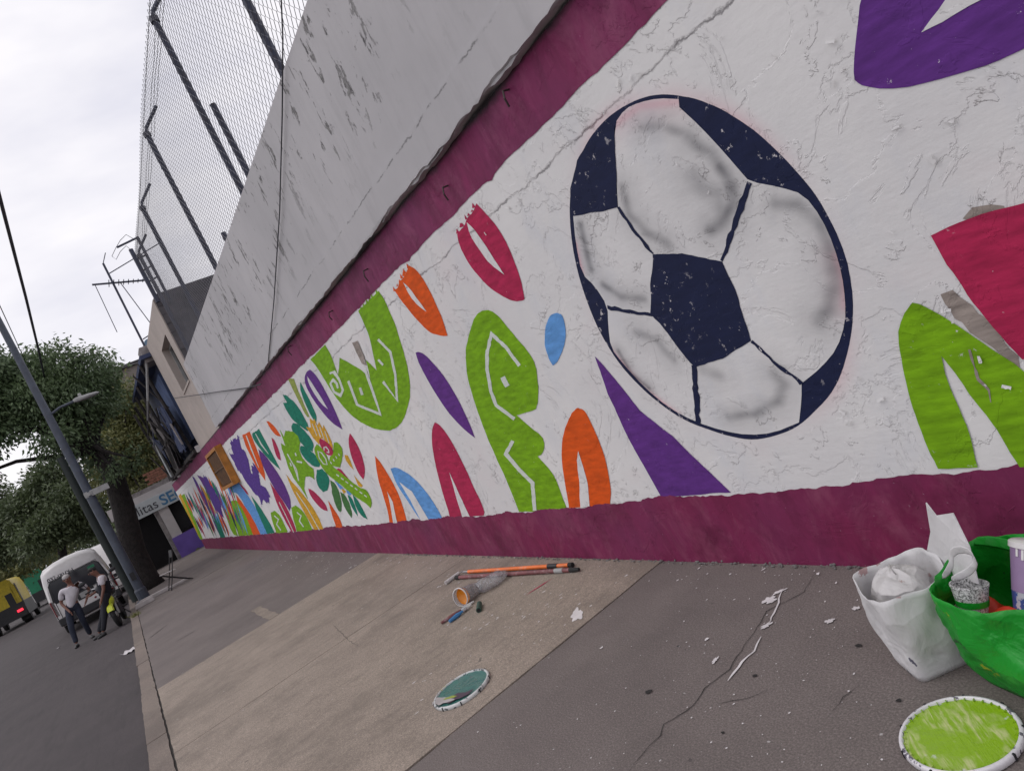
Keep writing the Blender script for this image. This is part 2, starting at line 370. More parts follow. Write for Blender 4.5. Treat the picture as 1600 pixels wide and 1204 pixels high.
M['neon_yellow'] = mat_simple('yellow_green_bike_paint', (0.55, 0.62, 0.04), 0.35, coat=0.3)
M['skin'] = mat_simple('brown_skin', (0.17, 0.075, 0.052), 0.55, var=0.1)
M['shirt'] = mat_simple('white_cotton', (0.52, 0.49, 0.53), 0.9, var=0.08, bump=0.5, bscale=14, bd=0.02)
M['jeans'] = mat_simple('dark_denim', (0.020, 0.025, 0.045), 0.9, var=0.3, bump=0.5, bscale=14, bd=0.02)
M['uniform'] = mat_simple('navy_uniform', (0.008, 0.009, 0.016), 0.85, bump=0.5, bscale=14, bd=0.02)
M['grey_hair'] = mat_simple('grey_hair', (0.42, 0.40, 0.40), 0.9, bump=0.8, bscale=60)
M['black_hair'] = mat_simple('black_hair', (0.012, 0.011, 0.012), 0.8, bump=0.8, bscale=60)
M['shoe'] = mat_simple('black_shoe', (0.014, 0.014, 0.016), 0.5)
def mat_bag(name, rgb, blots, rough=0.55, crinkle=0.6, trans=0.25):
    t = NT(name); v = t.objc()
    c = t.mix(t.ramp(t.noise(6, 5, vec=v), [(0.3, 0), (0.7, 1)]), tuple(x*0.85 for x in rgb), tuple(min(0.92, x*1.1) for x in rgb))
    for i, (col, th, sc) in enumerate(blots):
        c = t.mix(t.ramp(t.noise(sc, 5, 0.6, vec=t.mapped(loc=(i*5.3+1, i*3.1, i*7.7), src=v)), [(th, 0), (th+0.015, 0.85)]), c, col)
    t.base(c); t.rough(rough)
    vo = t.new('ShaderNodeTexVoronoi'); vo.inputs['Scale'].default_value = 9; wv = t.new('ShaderNodeVectorMath'); wv.operation = 'ADD'
    nn_ = t.new('ShaderNodeTexNoise'); nn_.inputs['Scale'].default_value = 6; t.ln(v, nn_.inputs['Vector']); t.ln(v, wv.inputs[0]); sc_ = t.new('ShaderNodeVectorMath'); sc_.operation = 'SCALE'; sc_.inputs['Scale'].default_value = 0.22; t.ln(nn_.outputs['Color'], sc_.inputs[0]); t.ln(sc_.outputs[0], wv.inputs[1]); t.ln(wv.outputs[0], vo.inputs['Vector'])
    cr = t.math('ADD', t.math('MULTIPLY', vo.outputs['Distance'], 0.8), t.noise(7, 4, 0.55, vec=v, dist=1.2)); t.bump(cr, crinkle, 0.022)
    if trans:
        tr = t.new('ShaderNodeBsdfTranslucent'); t.ln(c, tr.inputs[0]); ms = t.new('ShaderNodeMixShader'); ms.inputs[0].default_value = trans
        t.ln(t.b.outputs[0], ms.inputs[1]); t.ln(tr.outputs[0], ms.inputs[2]); t.ln(ms.outputs[0], t.n['Material Output'].inputs[0])
    return t.m
M['bag_white'] = mat_bag('white_woven_bag', (0.76, 0.75, 0.76), [((0.03, 0.03, 0.09), 0.69, 13), ((0.45, 0.27, 0.27), 0.66, 8)], 0.7, 0.45)
M['bag_green'] = mat_bag('green_plastic_bag', (0.012, 0.36, 0.03), [((0.02, 0.03, 0.02), 0.66, 13), ((0.40, 0.42, 0.02), 0.64, 7)], 0.38, 0.8)
M['paper'] = mat_bag('crumpled_white_plastic', (0.72, 0.70, 0.70), [((0.45, 0.33, 0.30), 0.68, 9)], 0.5, 0.9)
def mat_lid(name, main, second, third, rimlike=False):
    t = NT(name); v = t.objc()
    st = t.noise(9, 5, 0.62, vec=t.mapped(scale=(1.1, 7.0, 1), rot=(0, 0, R(25)), src=v), dist=0.5)
    big = t.noise(8, 3, 0.5, vec=t.mapped(loc=(4, 2, 0), src=v))
    f = t.math('MULTIPLY', t.ramp(st, [(0.44, 0), (0.60, 0.9)]), t.ramp(big, [(0.45, 0), (0.56, 1)]))
    c = t.mix(f, main, second)
    c = t.mix(t.ramp(t.noise(9, 4, 0.6, vec=t.mapped(loc=(3, 1, 0), src=v)), [(0.62, 0), (0.66, 1)]), c, third)
    t.base(c); t.rough(t.ramp(big, [(0.4, 0.18), (0.6, 0.45)])); t.bump(t.math('ADD', st, t.noise(30, 4, vec=v)), 0.5, 0.006); t.b.inputs['Coat Weight'].default_value = 0.3
    return t.m
M['lid_lime'] = mat_lid('wet_lime_paint', (0.23, 0.40, 0.008), (0.52, 0.55, 0.25), (0.55, 0.60, 0.52))
M['lid_teal'] = mat_lid('dried_teal_paint', (0.035, 0.14, 0.125), (0.04, 0.17, 0.14), (0.075, 0.06, 0.09))
M['lid_rim'] = mat_bag('white_lid_plastic', (0.66, 0.64, 0.67), [((0.03, 0.02, 0.05), 0.61, 26), ((0.40, 0.04, 0.12), 0.72, 9)], 0.4, 0.2, 0)
M['lid_rim2'] = mat_bag('splashed_lid_plastic', (0.55, 0.56, 0.56), [((0.02, 0.03, 0.04), 0.58, 26), ((0.50, 0.48, 0.20), 0.66, 16)], 0.5, 0.5, 0)
M['orange_tube'] = mat_simple('orange_metal_pole', (0.78, 0.17, 0.03), 0.4, dirt=((0.55, 0.45, 0.42), 0.5), scale=12)
M['wine_tube'] = mat_simple('paint_smeared_pole', (0.17, 0.055, 0.06), 0.55, dirt=((0.42, 0.34, 0.36), 0.6), scale=14, var=0.4)
M['cup_orange'] = mat_simple('orange_paint_in_cup', (0.75, 0.26, 0.01), 0.35)
def mat_clear(name, rgb, alpha, rough=0.15):
    t = NT(name); t.base(rgb); t.rough(rough)
    tr = t.new('ShaderNodeBsdfTransparent'); ms = t.new('ShaderNodeMixShader')
    n = t.noise(30, 5, 0.7, vec=t.objc()); t.ln(t.ramp(n, [(0.35, alpha*0.5), (0.62, min(1, alpha*1.7))]), ms.inputs[0])
    t.ln(tr.outputs[0], ms.inputs[1]); t.ln(t.b.outputs[0], ms.inputs[2]); t.ln(ms.outputs[0], t.n['Material Output'].inputs[0]); return t.m
M['clear'] = mat_clear('splashed_clear_plastic', (0.42, 0.42, 0.45), 0.34)
M['bottle_green'] = mat_simple('dark_green_handle', (0.02, 0.07, 0.05), 0.4)
M['brush_blue'] = mat_simple('blue_brush_handle', (0.05, 0.19, 0.42), 0.4)
M['red_plastic'] = mat_simple('red_plastic', (0.62, 0.04, 0.02), 0.4)
def mat_glitter():
    t = NT('speckled_clear_cup'); n = t.noise(170, 3, 0.8, vec=t.objc())
    t.base(t.ramp(n, [(0.40, 0.08), (0.56, 0.62)])); t.rough(0.25); return t.m
M['glitter'] = mat_glitter()
M['pot'] = mat_bag('lilac_paint_pot_label', (0.26, 0.17, 0.31), [((0.62, 0.60, 0.62), 0.60, 9)], 0.45, 0.1, 0)
M['pot_pink'] = mat_simple('pink_label_print', (0.62, 0.30, 0.32), 0.5)
M['pot_blue'] = mat_bag('blue_splashed_pot', (0.05, 0.10, 0.33), [((0.62, 0.63, 0.68), 0.56, 16)], 0.4, 0.2, 0)
M['splash'] = mat_simple('dried_white_paint', (0.62, 0.59, 0.60), 0.6, bump=0.3, local=False)
M['crack'] = mat_simple('crack_shadowed_dirt', (0.022, 0.020, 0.020), 0.95, local=False, bump=0)
M['wood_orange'] = mat_simple('varnished_orange_wood', (0.40, 0.155, 0.018), 0.4, var=0.35, scale=8)
M['wood_dark'] = mat_simple('brown_louvre', (0.10, 0.042, 0.010), 0.5, var=0.4, scale=12)
M['chair_metal'] = mat_simple('black_chair_metal', (0.016, 0.014, 0.016), 0.45)
M['chair_seat'] = mat_simple('worn_pale_seat', (0.36, 0.33, 0.33), 0.5)
M['litter'] = mat_simple('crumpled_paper', (0.55, 0.52, 0.53), 0.8)
def mat_leaf(name, a, b, tr=0.3):
    t = NT(name); n = t.noise(0.9, 3, 0.5); n2 = t.noise(14, 2, 0.5)
    c = t.mix(t.ramp(n, [(0.35, 0), (0.65, 1)]), a, b); c = t.mix(t.ramp(n2, [(0.35, 0), (0.65, 0.6)]), c, tuple(min(1, x*1.7) for x in b))
    t.base(c); t.rough(0.5); tl = t.new('ShaderNodeBsdfTranslucent'); t.ln(c, tl.inputs[0]); ms = t.new('ShaderNodeMixShader'); ms.inputs[0].default_value = tr
    t.ln(t.b.outputs[0], ms.inputs[1]); t.ln(tl.outputs[0], ms.inputs[2]); t.ln(ms.outputs[0], t.n['Material Output'].inputs[0]); return t.m
M['leaf'] = mat_leaf('dark_green_leaves', (0.048, 0.078, 0.040), (0.105, 0.150, 0.070))
M['leaf_olive'] = mat_leaf('olive_green_leaves', (0.070, 0.080, 0.028), (0.150, 0.155, 0.056))
M['leaf_far'] = mat_leaf('deep_green_leaves', (0.038, 0.054, 0.028), (0.088, 0.115, 0.052))

# ================================================================== ground, road, pavement
def rough_rect(x0, x1, y0, y1, z0, z1, jit=0.006, step=0.12):
    """flat slab whose edges wander a little"""
    per = []
    def edge(a, b):
        L = math.dist(a, b); n = max(1, int(L/step))
        for i in range(n): per.append((a[0]+(b[0]-a[0])*i/n, a[1]+(b[1]-a[1])*i/n))
    edge((x0, y0), (x1, y0)); edge((x1, y0), (x1, y1)); edge((x1, y1), (x0, y1)); edge((x0, y1), (x0, y0))
    per = [(x+random.uniform(-jit, jit), y+random.uniform(-jit, jit)) for x, y in per]
    mb = MB(); n = len(per)
    mb.add([(x, y, z0) for x, y in per]+[(x, y, z1) for x, y in per], [tuple(range(n, 2*n))]+[(i, (i+1) % n, n+(i+1) % n, n+i) for i in range(n)])
    return mb
g = obj('ground', MB().add([(-900, -900, -0.16), (900, -900, -0.16), (900, 900, -0.16), (-900, 900, -0.16)], [(0, 1, 2, 3)]), M['ground'], kind='structure')
obj('road', MB().add([(-400, -13, ROAD), (60, -13, ROAD), (60, -0.54, ROAD), (-400, -0.54, ROAD)], [(0, 1, 2, 3)]), M['road'], kind='structure')
KY0, KY1 = -0.525, -0.365
pav = obj('pavement', MB().box((-36, 1.5, -0.080), (92, 4.05, 0.13)), M['joint'], kind='structure')   # bedding, top at -15 mm
def pavpart(name, mb, mat, **k): return obj(name, mb, mat, pav, **k)
pavpart('asphalt_panel', rough_rect(-3.62, 9.9, -0.35, 2.75, -0.04, 0.0), M['asphalt_path'])
pavpart('concrete_slab', rough_rect(-6.515, -3.632, -0.345, 2.75, -0.04, 0.003, 0.003), M['slab'])
pavpart('concrete_slab', rough_rect(-9.42, -6.53, -0.345, 2.75, -0.04, 0.002, 0.003), M['slab'])
pavpart('asphalt_panel', rough_rect(-19.9, -9.43, -0.35, 2.75, -0.04, 0.0), M['asphalt_path'])
pavpart('asphalt_panel', rough_rect(-31.2, -19.93, -0.35, 3.2, -0.04, 0.0, 0.02), M['asphalt_path'])
pavpart('asphalt_panel', rough_rect(-60.0, -31.26, -0.35, 3.5, -0.04, 0.0, 0.02), M['asphalt_path'])
pavpart('repair_patch', rough_rect(-10.85, -9.44, 1.0, 1.13, -0.02, 0.004, 0.012), M['slab'])
x = -60.0
kerbs = [-60+2.4*i for i in range(19)]+[-14.2, -12.0, -9.67, -7.34, -5.0, -2.6, -0.2, 2.2, 4.6, 7.0, 9.4]
kerbs = sorted(k for k in kerbs if not (-16 < k < -14.3))
for a, b in zip(kerbs[:-1], kerbs[1:]):
    pavpart('kerb_stone', rough_rect(a+0.006, b-0.006, KY0+random.uniform(-.006, .006), KY1, -0.14, random.uniform(-0.004, 0.004), 0.005, 0.15), M['kerb'])
def strip_px(pts, w, z, mb=None, taper=True):
    """thin sheet along a line drawn on the pavement"""
    mb = mb or MB(); P = [G(*p) for p in pts]; Q = [P[0]]
    for a, b in zip(P[:-1], P[1:]):
        n = max(2, int((b-a).length/0.04))
        for i in range(1, n+1): Q.append(a.lerp(b, i/n)+Vector((random.uniform(-.006, .006), random.uniform(-.006, .006), 0)))
    L, Rr = [], []
    for i, p in enumerate(Q):
        t = (Q[min(i+1, len(Q)-1)]-Q[max(0, i-1)]).normalized(); nn = Vector((-t.y, t.x, 0))
        ww = w*random.uniform(0.5, 1.2)*(min(1, 0.25+4*min(i, len(Q)-1-i)/len(Q)) if taper else 1)/2
        L.append((p.x+nn.x*ww, p.y+nn.y*ww, z)); Rr.append((p.x-nn.x*ww, p.y-nn.y*ww, z))
    n = len(Q); mb.add(L+Rr, [(i, i+1, n+i+1, n+i) for i in range(n-1)]); return mb
for pts, w in (([(1275, 895), (1255, 925), (1200, 955), (1140, 1045), (1100, 1075), (1085, 1100), (1060, 1120), (1038, 1130), (1030, 1150), (1003, 1180), (985, 1204), (965, 1240)], 0.0042),
               ([(1200, 1078), (1165, 1092), (1120, 1100)], 0.004), ([(1345, 1070), (1320, 1090), (1300, 1110)], 0.003),
               ([(232, 998), (245, 988), (262, 975)], 0.03), ([(275, 1002), (305, 985)], 0.03),
               ([(520, 975), (545, 1000), (560, 1010)], 0.004)):
    pavpart('crack', strip_px(pts, w, 0.0035), M['crack'])
def splat(c, r, stretch=(1, 1), z=0.005, n=14, ang=0.0, rough=0.35):
    pts = []; ph = [random.uniform(0, 6.28) for _ in range(4)]; n = n if n < 14 else 48
    for k in range(n):
        a = 2*math.pi*k/n; rr = r*(1+(random.uniform(-rough, rough) if n < 14 else rough*(.5*math.sin(2*a+ph[0])+.45*math.sin(3*a+ph[1])+.5*math.sin(5*a+ph[2])+.4*math.sin(8*a+ph[3])))); x, y = rr*math.cos(a)*stretch[0], rr*math.sin(a)*stretch[1]
        pts.append((c[0]+x*math.cos(ang)-y*math.sin(ang), c[1]+x*math.sin(ang)+y*math.cos(ang), z))
    return pts
def splat_mb(mb, *a, **k):
    p = splat(*a, **k); mb.add(p, [tuple(range(len(p)))]); return mb
sp = MB()
for px, r, s in (((1203, 938), 0.035, (1, .8)), ((1218, 925), 0.02, (.6, 1.6)), ((1198, 978), 0.022, (.7, 1.2)), ((1118, 1032), 0.014, (1.5, .8)), ((1338, 951), 0.014, (1, 1)), ((1297, 971), 0.017, (1, 1)), ((1105, 999), 0.010, (1, 1))):
    p = G(*px); pavpart('paint_splash', splat_mb(MB(), (p.x, p.y), r, s, 0.005, 18, random.uniform(0, 3), 0.32), M['splash'])
pavpart('paint_splash', strip_px([(1190, 995), (1178, 1018), (1160, 1035), (1148, 1050), (1139, 1064)], 0.012, 0.0052), M['splash'])
pavpart('paint_splash', strip_px([(1225, 920), (1213, 950), (1207, 965), (1200, 977)], 0.008, 0.0056), M['splash'])
p = G(902, 961); pavpart('paint_splash', splat_mb(MB(), (p.x, p.y), 0.05, (1.7, .75), 0.006, 26, R(140), 0.28), M['splash'])
p = G(843, 917); pavpart('paint_splash', splat_mb(MB(), (p.x, p.y), 0.03, (.25, 3.0), 0.006, 18, R(-12), 0.25), M['crimson'])
for k in range(620):       # specks dripped while painting, thickest at the foot of the wall
    x = random.uniform(-17, 1.5); y = WY-abs(random.gauss(0, 0.36))-0.01
    if y < 0: continue
    splat_mb(sp, (x, y), random.choice((.0015, .002, .002, .003, .003, .004, .006, .008))*(1 if x > -8 else 1.5), (random.uniform(.6, 1.1), random.uniform(.9, 2.2)), random.uniform(.0045, .0049), 7, random.uniform(-.5, .5), .4)
for k in range(300):
    x = random.gauss(-1.9, .8); y = random.uniform(0.9, 2.5)
    splat_mb(sp, (x, y), random.choice((.001, .0013, .0016, .002, .003, .004)), (1, random.uniform(.8, 1.6)), random.uniform(.0045, .0049), 7, random.uniform(-.5, .5), .4)
for k in range(110):
    a = random.choice(((-4.6, 1.8), (-4.2, 1.9), (-5.8, 2.25), (-4.3, 1.2), (-11, 2.1))); x = random.gauss(a[0], .3); y = min(WY-.02, random.gauss(a[1], .12))
    splat_mb(sp, (x, y), random.choice((.002, .003, .004, .007)), (random.uniform(.5, 1), random.uniform(1, 2.4)), random.uniform(.0051, .0055), 8, random.uniform(-.4, .4), .4)
pavpart('paint_specks', sp, M['splash'], kind='stuff')
sp = MB()
for px, r in (((1014, 1081), .016), ((1180, 1056), .010), ((1342, 1009), .012), ((1130, 1145), .007), ((1405, 1095), .009), ((1060, 1010), .006)):
    p = G(*px); splat_mb(sp, (p.x, p.y), r, (1.1, .8), .0047, 14, .3, .15)
pavpart('gum_spots', sp, M['crack'], kind='stuff')

# ================================================================== mural wall
WX0, WX1 = -32.0, 9.0
ZB, ZM, ZT = 0.43, 2.595, 2.925          # top of the base band, foot of the top band, top of the top band
wall = thing('mural_wall', 'long white street wall painted with a football, leaves and a feathered serpent', 'wall', ((WX0+WX1)/2, WY+0.12, 0))
def wpart(name, mb, mat, par=None, **k): return obj(name, mb, mat, par or wall, world=True, **k)
wpart('wall_face', MB().box(((WX0+WX1)/2, WY+0.14, ZT/2), (WX1-WX0, 0.28, ZT)), M['white'])
def band(z_lo, z_hi, y, jl, jh, step=0.05, drip=0.0):
    xs = np.arange(WX0, WX1+.01, step); n = len(xs); mb = MB(); lo, hi = [], []
    dl = dh = 0.0
    for x in xs:
        dl = dl*0.8+random.gauss(0, jl)*0.6; dh = dh*0.93+random.gauss(0, jh)*0.35
        lo.append((x, y, z_lo+dl-(random.random() < .05)*drip*random.random())); hi.append((x, y, z_hi+dh))
    mb.add(lo+hi, [(i, i+1, n+i+1, n+i) for i in range(n-1)]); return mb
wpart('base_band', band(-0.01, ZB, WY-0.003, 0.0, 0.010, 0.02), M['magenta_low'])
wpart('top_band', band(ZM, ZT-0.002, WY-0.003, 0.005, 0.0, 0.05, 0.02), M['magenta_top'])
# crumbled mortar where the wall meets the pavement
cm = MB()
for k in range(700):
    x = random.uniform(-8.5, 1.0); s = random.uniform(.002, .008)
    cm.ball((x, WY-random.uniform(0, .035), random.uniform(0, .012)), (s*random.uniform(.8, 2), s, s*random.uniform(.4, .9)), 6, 4)
wpart('crumbled_mortar', cm, mat_simple('grey_mortar_crumbs', (0.15, 0.14, 0.14), 0.95, local=False), kind='stuff')
# weathered upper wall, standing a hand's breadth proud of the band
UX0 = -15.75
def slabface(x0, x1, yf, yb, z0, z1, step=0.06, jit=0.012):
    """wall piece whose lower edge is broken and uneven"""
    xs = np.arange(x0, x1+.001, step); n = len(xs); fl, bl, fh, bh = [], [], [], []; d = 0
    for x in xs:
        d = d*0.75+random.gauss(0, jit)*0.6
        fl.append((x, yf, z0+d)); bl.append((x, yb, z0+d*.3)); fh.append((x, yf, z1)); bh.append((x, yb, z1))
    mb = MB(); f = []
    for i in range(n-1):
        f += [(i, i+1, 2*n+i+1, 2*n+i), (n+i, i, 2*n+i, 3*n+i), ] if False else [(i, i+1, 2*n+i+1, 2*n+i), (n+i, n+i+1, i+1, i), (2*n+i, 2*n+i+1, 3*n+i+1, 3*n+i), (3*n+i, 3*n+i+1, n+i+1, n+i)]
    f += [(0, 2*n, 3*n, n), (n-1, 2*n-1, 4*n-1, 3*n-1)]
    mb.add(fl+bl+fh+bh, f); return mb
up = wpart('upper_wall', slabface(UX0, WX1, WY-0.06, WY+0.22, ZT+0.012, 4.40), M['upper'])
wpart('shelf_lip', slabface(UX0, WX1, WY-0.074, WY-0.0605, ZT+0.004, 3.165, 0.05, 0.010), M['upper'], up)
# bent reinforcing wires poking out of the band
for px in ((795, 140), (700, 290), (520, 485), (405, 600), (455, 540), (610, 700), (575, 420)):
    q = hit(np.array([px]), 1, WY-0.004)[0]
    if q[2] < 2.5: continue
    d = [Vector(q), Vector(q)+Vector((0.01, -0.05, -0.005)), Vector(q)+Vector((0.02, -0.07, -0.05)), Vector(q)+Vector((0.0, -0.05, -0.10+random.uniform(-.02, .03)))]
    wpart('bent_wire', MB().tube(d, 0.006, 6), M['rust'])
# ---------- the painting: every shape a sheet of paint on the wall
layer = [0]
def chaikin(P, it=2, corner=58):
    P = [np.array(p, float) for p in P]
    for _ in range(it):
        Q = []; n = len(P)
        for i in range(n):
            a, b, c = P[i-1], P[i], P[(i+1) % n]; u, v = b-a, c-b
            ang = abs(math.degrees(math.atan2(u[0]*v[1]-u[1]*v[0], u@v)))
            if ang > corner: Q.append(b)
            else: Q += [b*0.75+a*0.25, b*0.75+c*0.25]
        P = Q
    return P
def sheet(pts_w, y, jit=0.002, maxseg=0.03):
    """closed outline in wall metres (x, z) -> flat paint sheet, edge slightly ragged"""
    Q = []; n = len(pts_w)
    for i in range(n):
        a, b = np.array(pts_w[i]), np.array(pts_w[(i+1) % n]); m = int(min(40, max(1, np.linalg.norm(b-a)/maxseg)))
        for k in range(m): Q.append(a+(b-a)*k/m)
    Q = np.array(Q); j = rng.normal(0, 1, Q.shape); j = (j+np.roll(j, 1, 0)+np.roll(j, -1, 0))/1.7*jit
    Q = Q+j
    n = len(Q); r_ = delaunay_2d_cdt([Vector((p[0], p[1])) for p in Q], [], [list(range(n))], 1, 1e-6)
    mb = MB(); fs = []
    for f in r_[2]:
        a = sum(r_[0][f[k]].x*r_[0][f[(k+1) % len(f)]].y-r_[0][f[(k+1) % len(f)]].x*r_[0][f[k]].y for k in range(len(f)))
        fs.append(tuple(f) if a > 0 else tuple(f[::-1]))
    mb.add([(v.x, y, v.y) for v in r_[0]], fs); return mb
def towall(P):
    q = hit(np.array(P, float), 1, WY); return [(p[0], p[2]) for p in q]
class Grp:
    def __init__(s, x0, y0, sc): s.x0, s.y0, s.s = x0, y0, sc
    def px(s, P): return [(s.x0+x/s.s, s.y0+y/s.s) for x, y in P]
def paint(g, name, mat, P, lev=1, smooth=2, jit=None, clipz=True, par=None):
    W = towall(chaikin(g.px(P), smooth) if smooth else g.px(P))
    if clipz: W = [(x, min(max(z, ZB-0.012), ZM+0.03)) for x, z in W]
    far = abs(np.mean([w[0] for w in W])); j = (0.0022 if far < 9 else 0.004) if jit is None else jit
    layer[0] += 1
    y = WY-0.0008-0.0016*lev-0.000007*layer[0]
    return wpart(name, sheet(W, y, j), M[mat], par)
def stroke(g, name, mat, P, w, lev=2, closed=False, par=None, jit=None):
    """brush line of a given width in the same picture units"""
    P = [np.array(p, float) for p in P]; Q = []
    n = len(P)
    for i, p in enumerate(P):
        a = P[i-1] if (i > 0 or closed) else p; b = P[(i+1) % n] if (i < n-1 or closed) else p
        t = b-a; t = t/np.linalg.norm(t); nn = np.array((-t[1], t[0]))
        u = p-a; v = b-p
        k = 1.0
        if np.linalg.norm(u) > 0 and np.linalg.norm(v) > 0:
            k = 1/max(0.5, abs(nn @ (np.array((-u[1], u[0]))/np.linalg.norm(u))))
        ww = w[i] if isinstance(w, (list, tuple)) else w
        Q.append((p+nn*ww/2*k, p-nn*ww/2*k))
    if closed: Q.append(Q[0])
    out = [q[0] for q in Q]+[q[1] for q in Q][::-1]
    W1 = towall(g.px(out)); m = len(Q); layer[0] += 1; y = WY-0.0008-0.0016*lev-0.000007*layer[0]
    mb = MB(); L = W1[:m]; Rr = W1[m:][::-1]
    j = (0.0018 if jit is None else jit); V = []; F = []
    LL, RR = [], []
    for i in range(m-1):
        seg = max(1, int(math.dist(L[i], L[i+1])/0.025)); seg = min(seg, 30)
        for k in range(seg+(i == m-2)):
            f = k/seg
            LL.append((L[i][0]*(1-f)+L[i+1][0]*f+random.gauss(0, j), y, L[i][1]*(1-f)+L[i+1][1]*f+random.gauss(0, j)))
            RR.append((Rr[i][0]*(1-f)+Rr[i+1][0]*f+random.gauss(0, j), y, Rr[i][1]*(1-f)+Rr[i+1][1]*f+random.gauss(0, j)))
    k = len(LL); mb.add(LL+RR, [(i, i+1, k+i+1, k+i) for i in range(k-1)])
    return wpart(name, mb, M[mat], par)
T = Grp(0, 0, 1); B = Grp(1300, 0, 1.504); C = Grp(860, 120, 2.006); D = Grp(480, 300, 2.315); E5 = Grp(400, 600, 5.236); F = Grp(260, 560, 3.761)
# far right
paint(B, 'painted_leaf', 'purple', [(100, -90), (68, 0), (60, 60), (55, 120), (55, 180), (65, 196), (100, 205), (160, 206), (240, 190), (330, 165), (451, 118), (560, 60), (640, -20), (560, -130), (300, -140)], smooth=1)
paint(B, 'painted_highlight', 'white', [(212, 75), (245, 30), (275, -10), (330, -80), (500, -90), (420, -40), (350, 0), (280, 42)], 2, 1)
paint(B, 'bare_patch', 'bare', [(300, 522), (325, 490), (365, 474), (395, 475), (402, 500), (330, 535)], 1, 0, 0.011)
paint(B, 'bare_patch', 'bare', [(268, 690), (290, 676), (310, 690), (345, 730), (400, 785), (445, 835), (452, 860), (425, 850), (370, 812), (300, 760), (283, 750)], 1, 0, 0.011)
paint(B, 'painted_shape', 'crimson', [(232, 553), (300, 525), (380, 495), (451, 475), (560, 450), (620, 600), (560, 800), (451, 842), (430, 825), (380, 770), (320, 690), (270, 620)], 2, 0)
paint(B, 'painted_leaf', 'lime', [(190, 710), (165, 745), (158, 790), (165, 860), (185, 940), (210, 1010), (250, 1100), (345, 1098), (330, 1040), (300, 960), (270, 890), (258, 835), (300, 890), (350, 955), (400, 1025), (440, 1096), (570, 1096), (540, 960), (451, 870), (350, 800), (300, 765), (270, 745), (215, 715)], 2, 1)
stroke(B, 'peeled_edge', 'bare', [(325, 820), (335, 860), (345, 890), (372, 915), (375, 945)], 5, 3)
paint(T, 'painted_spike', 'purple', [(930, 556), (960, 590), (1000, 640), (1050, 680), (1100, 728), (1142, 768), (1034, 776), (985, 690), (950, 615)], 1, 0)
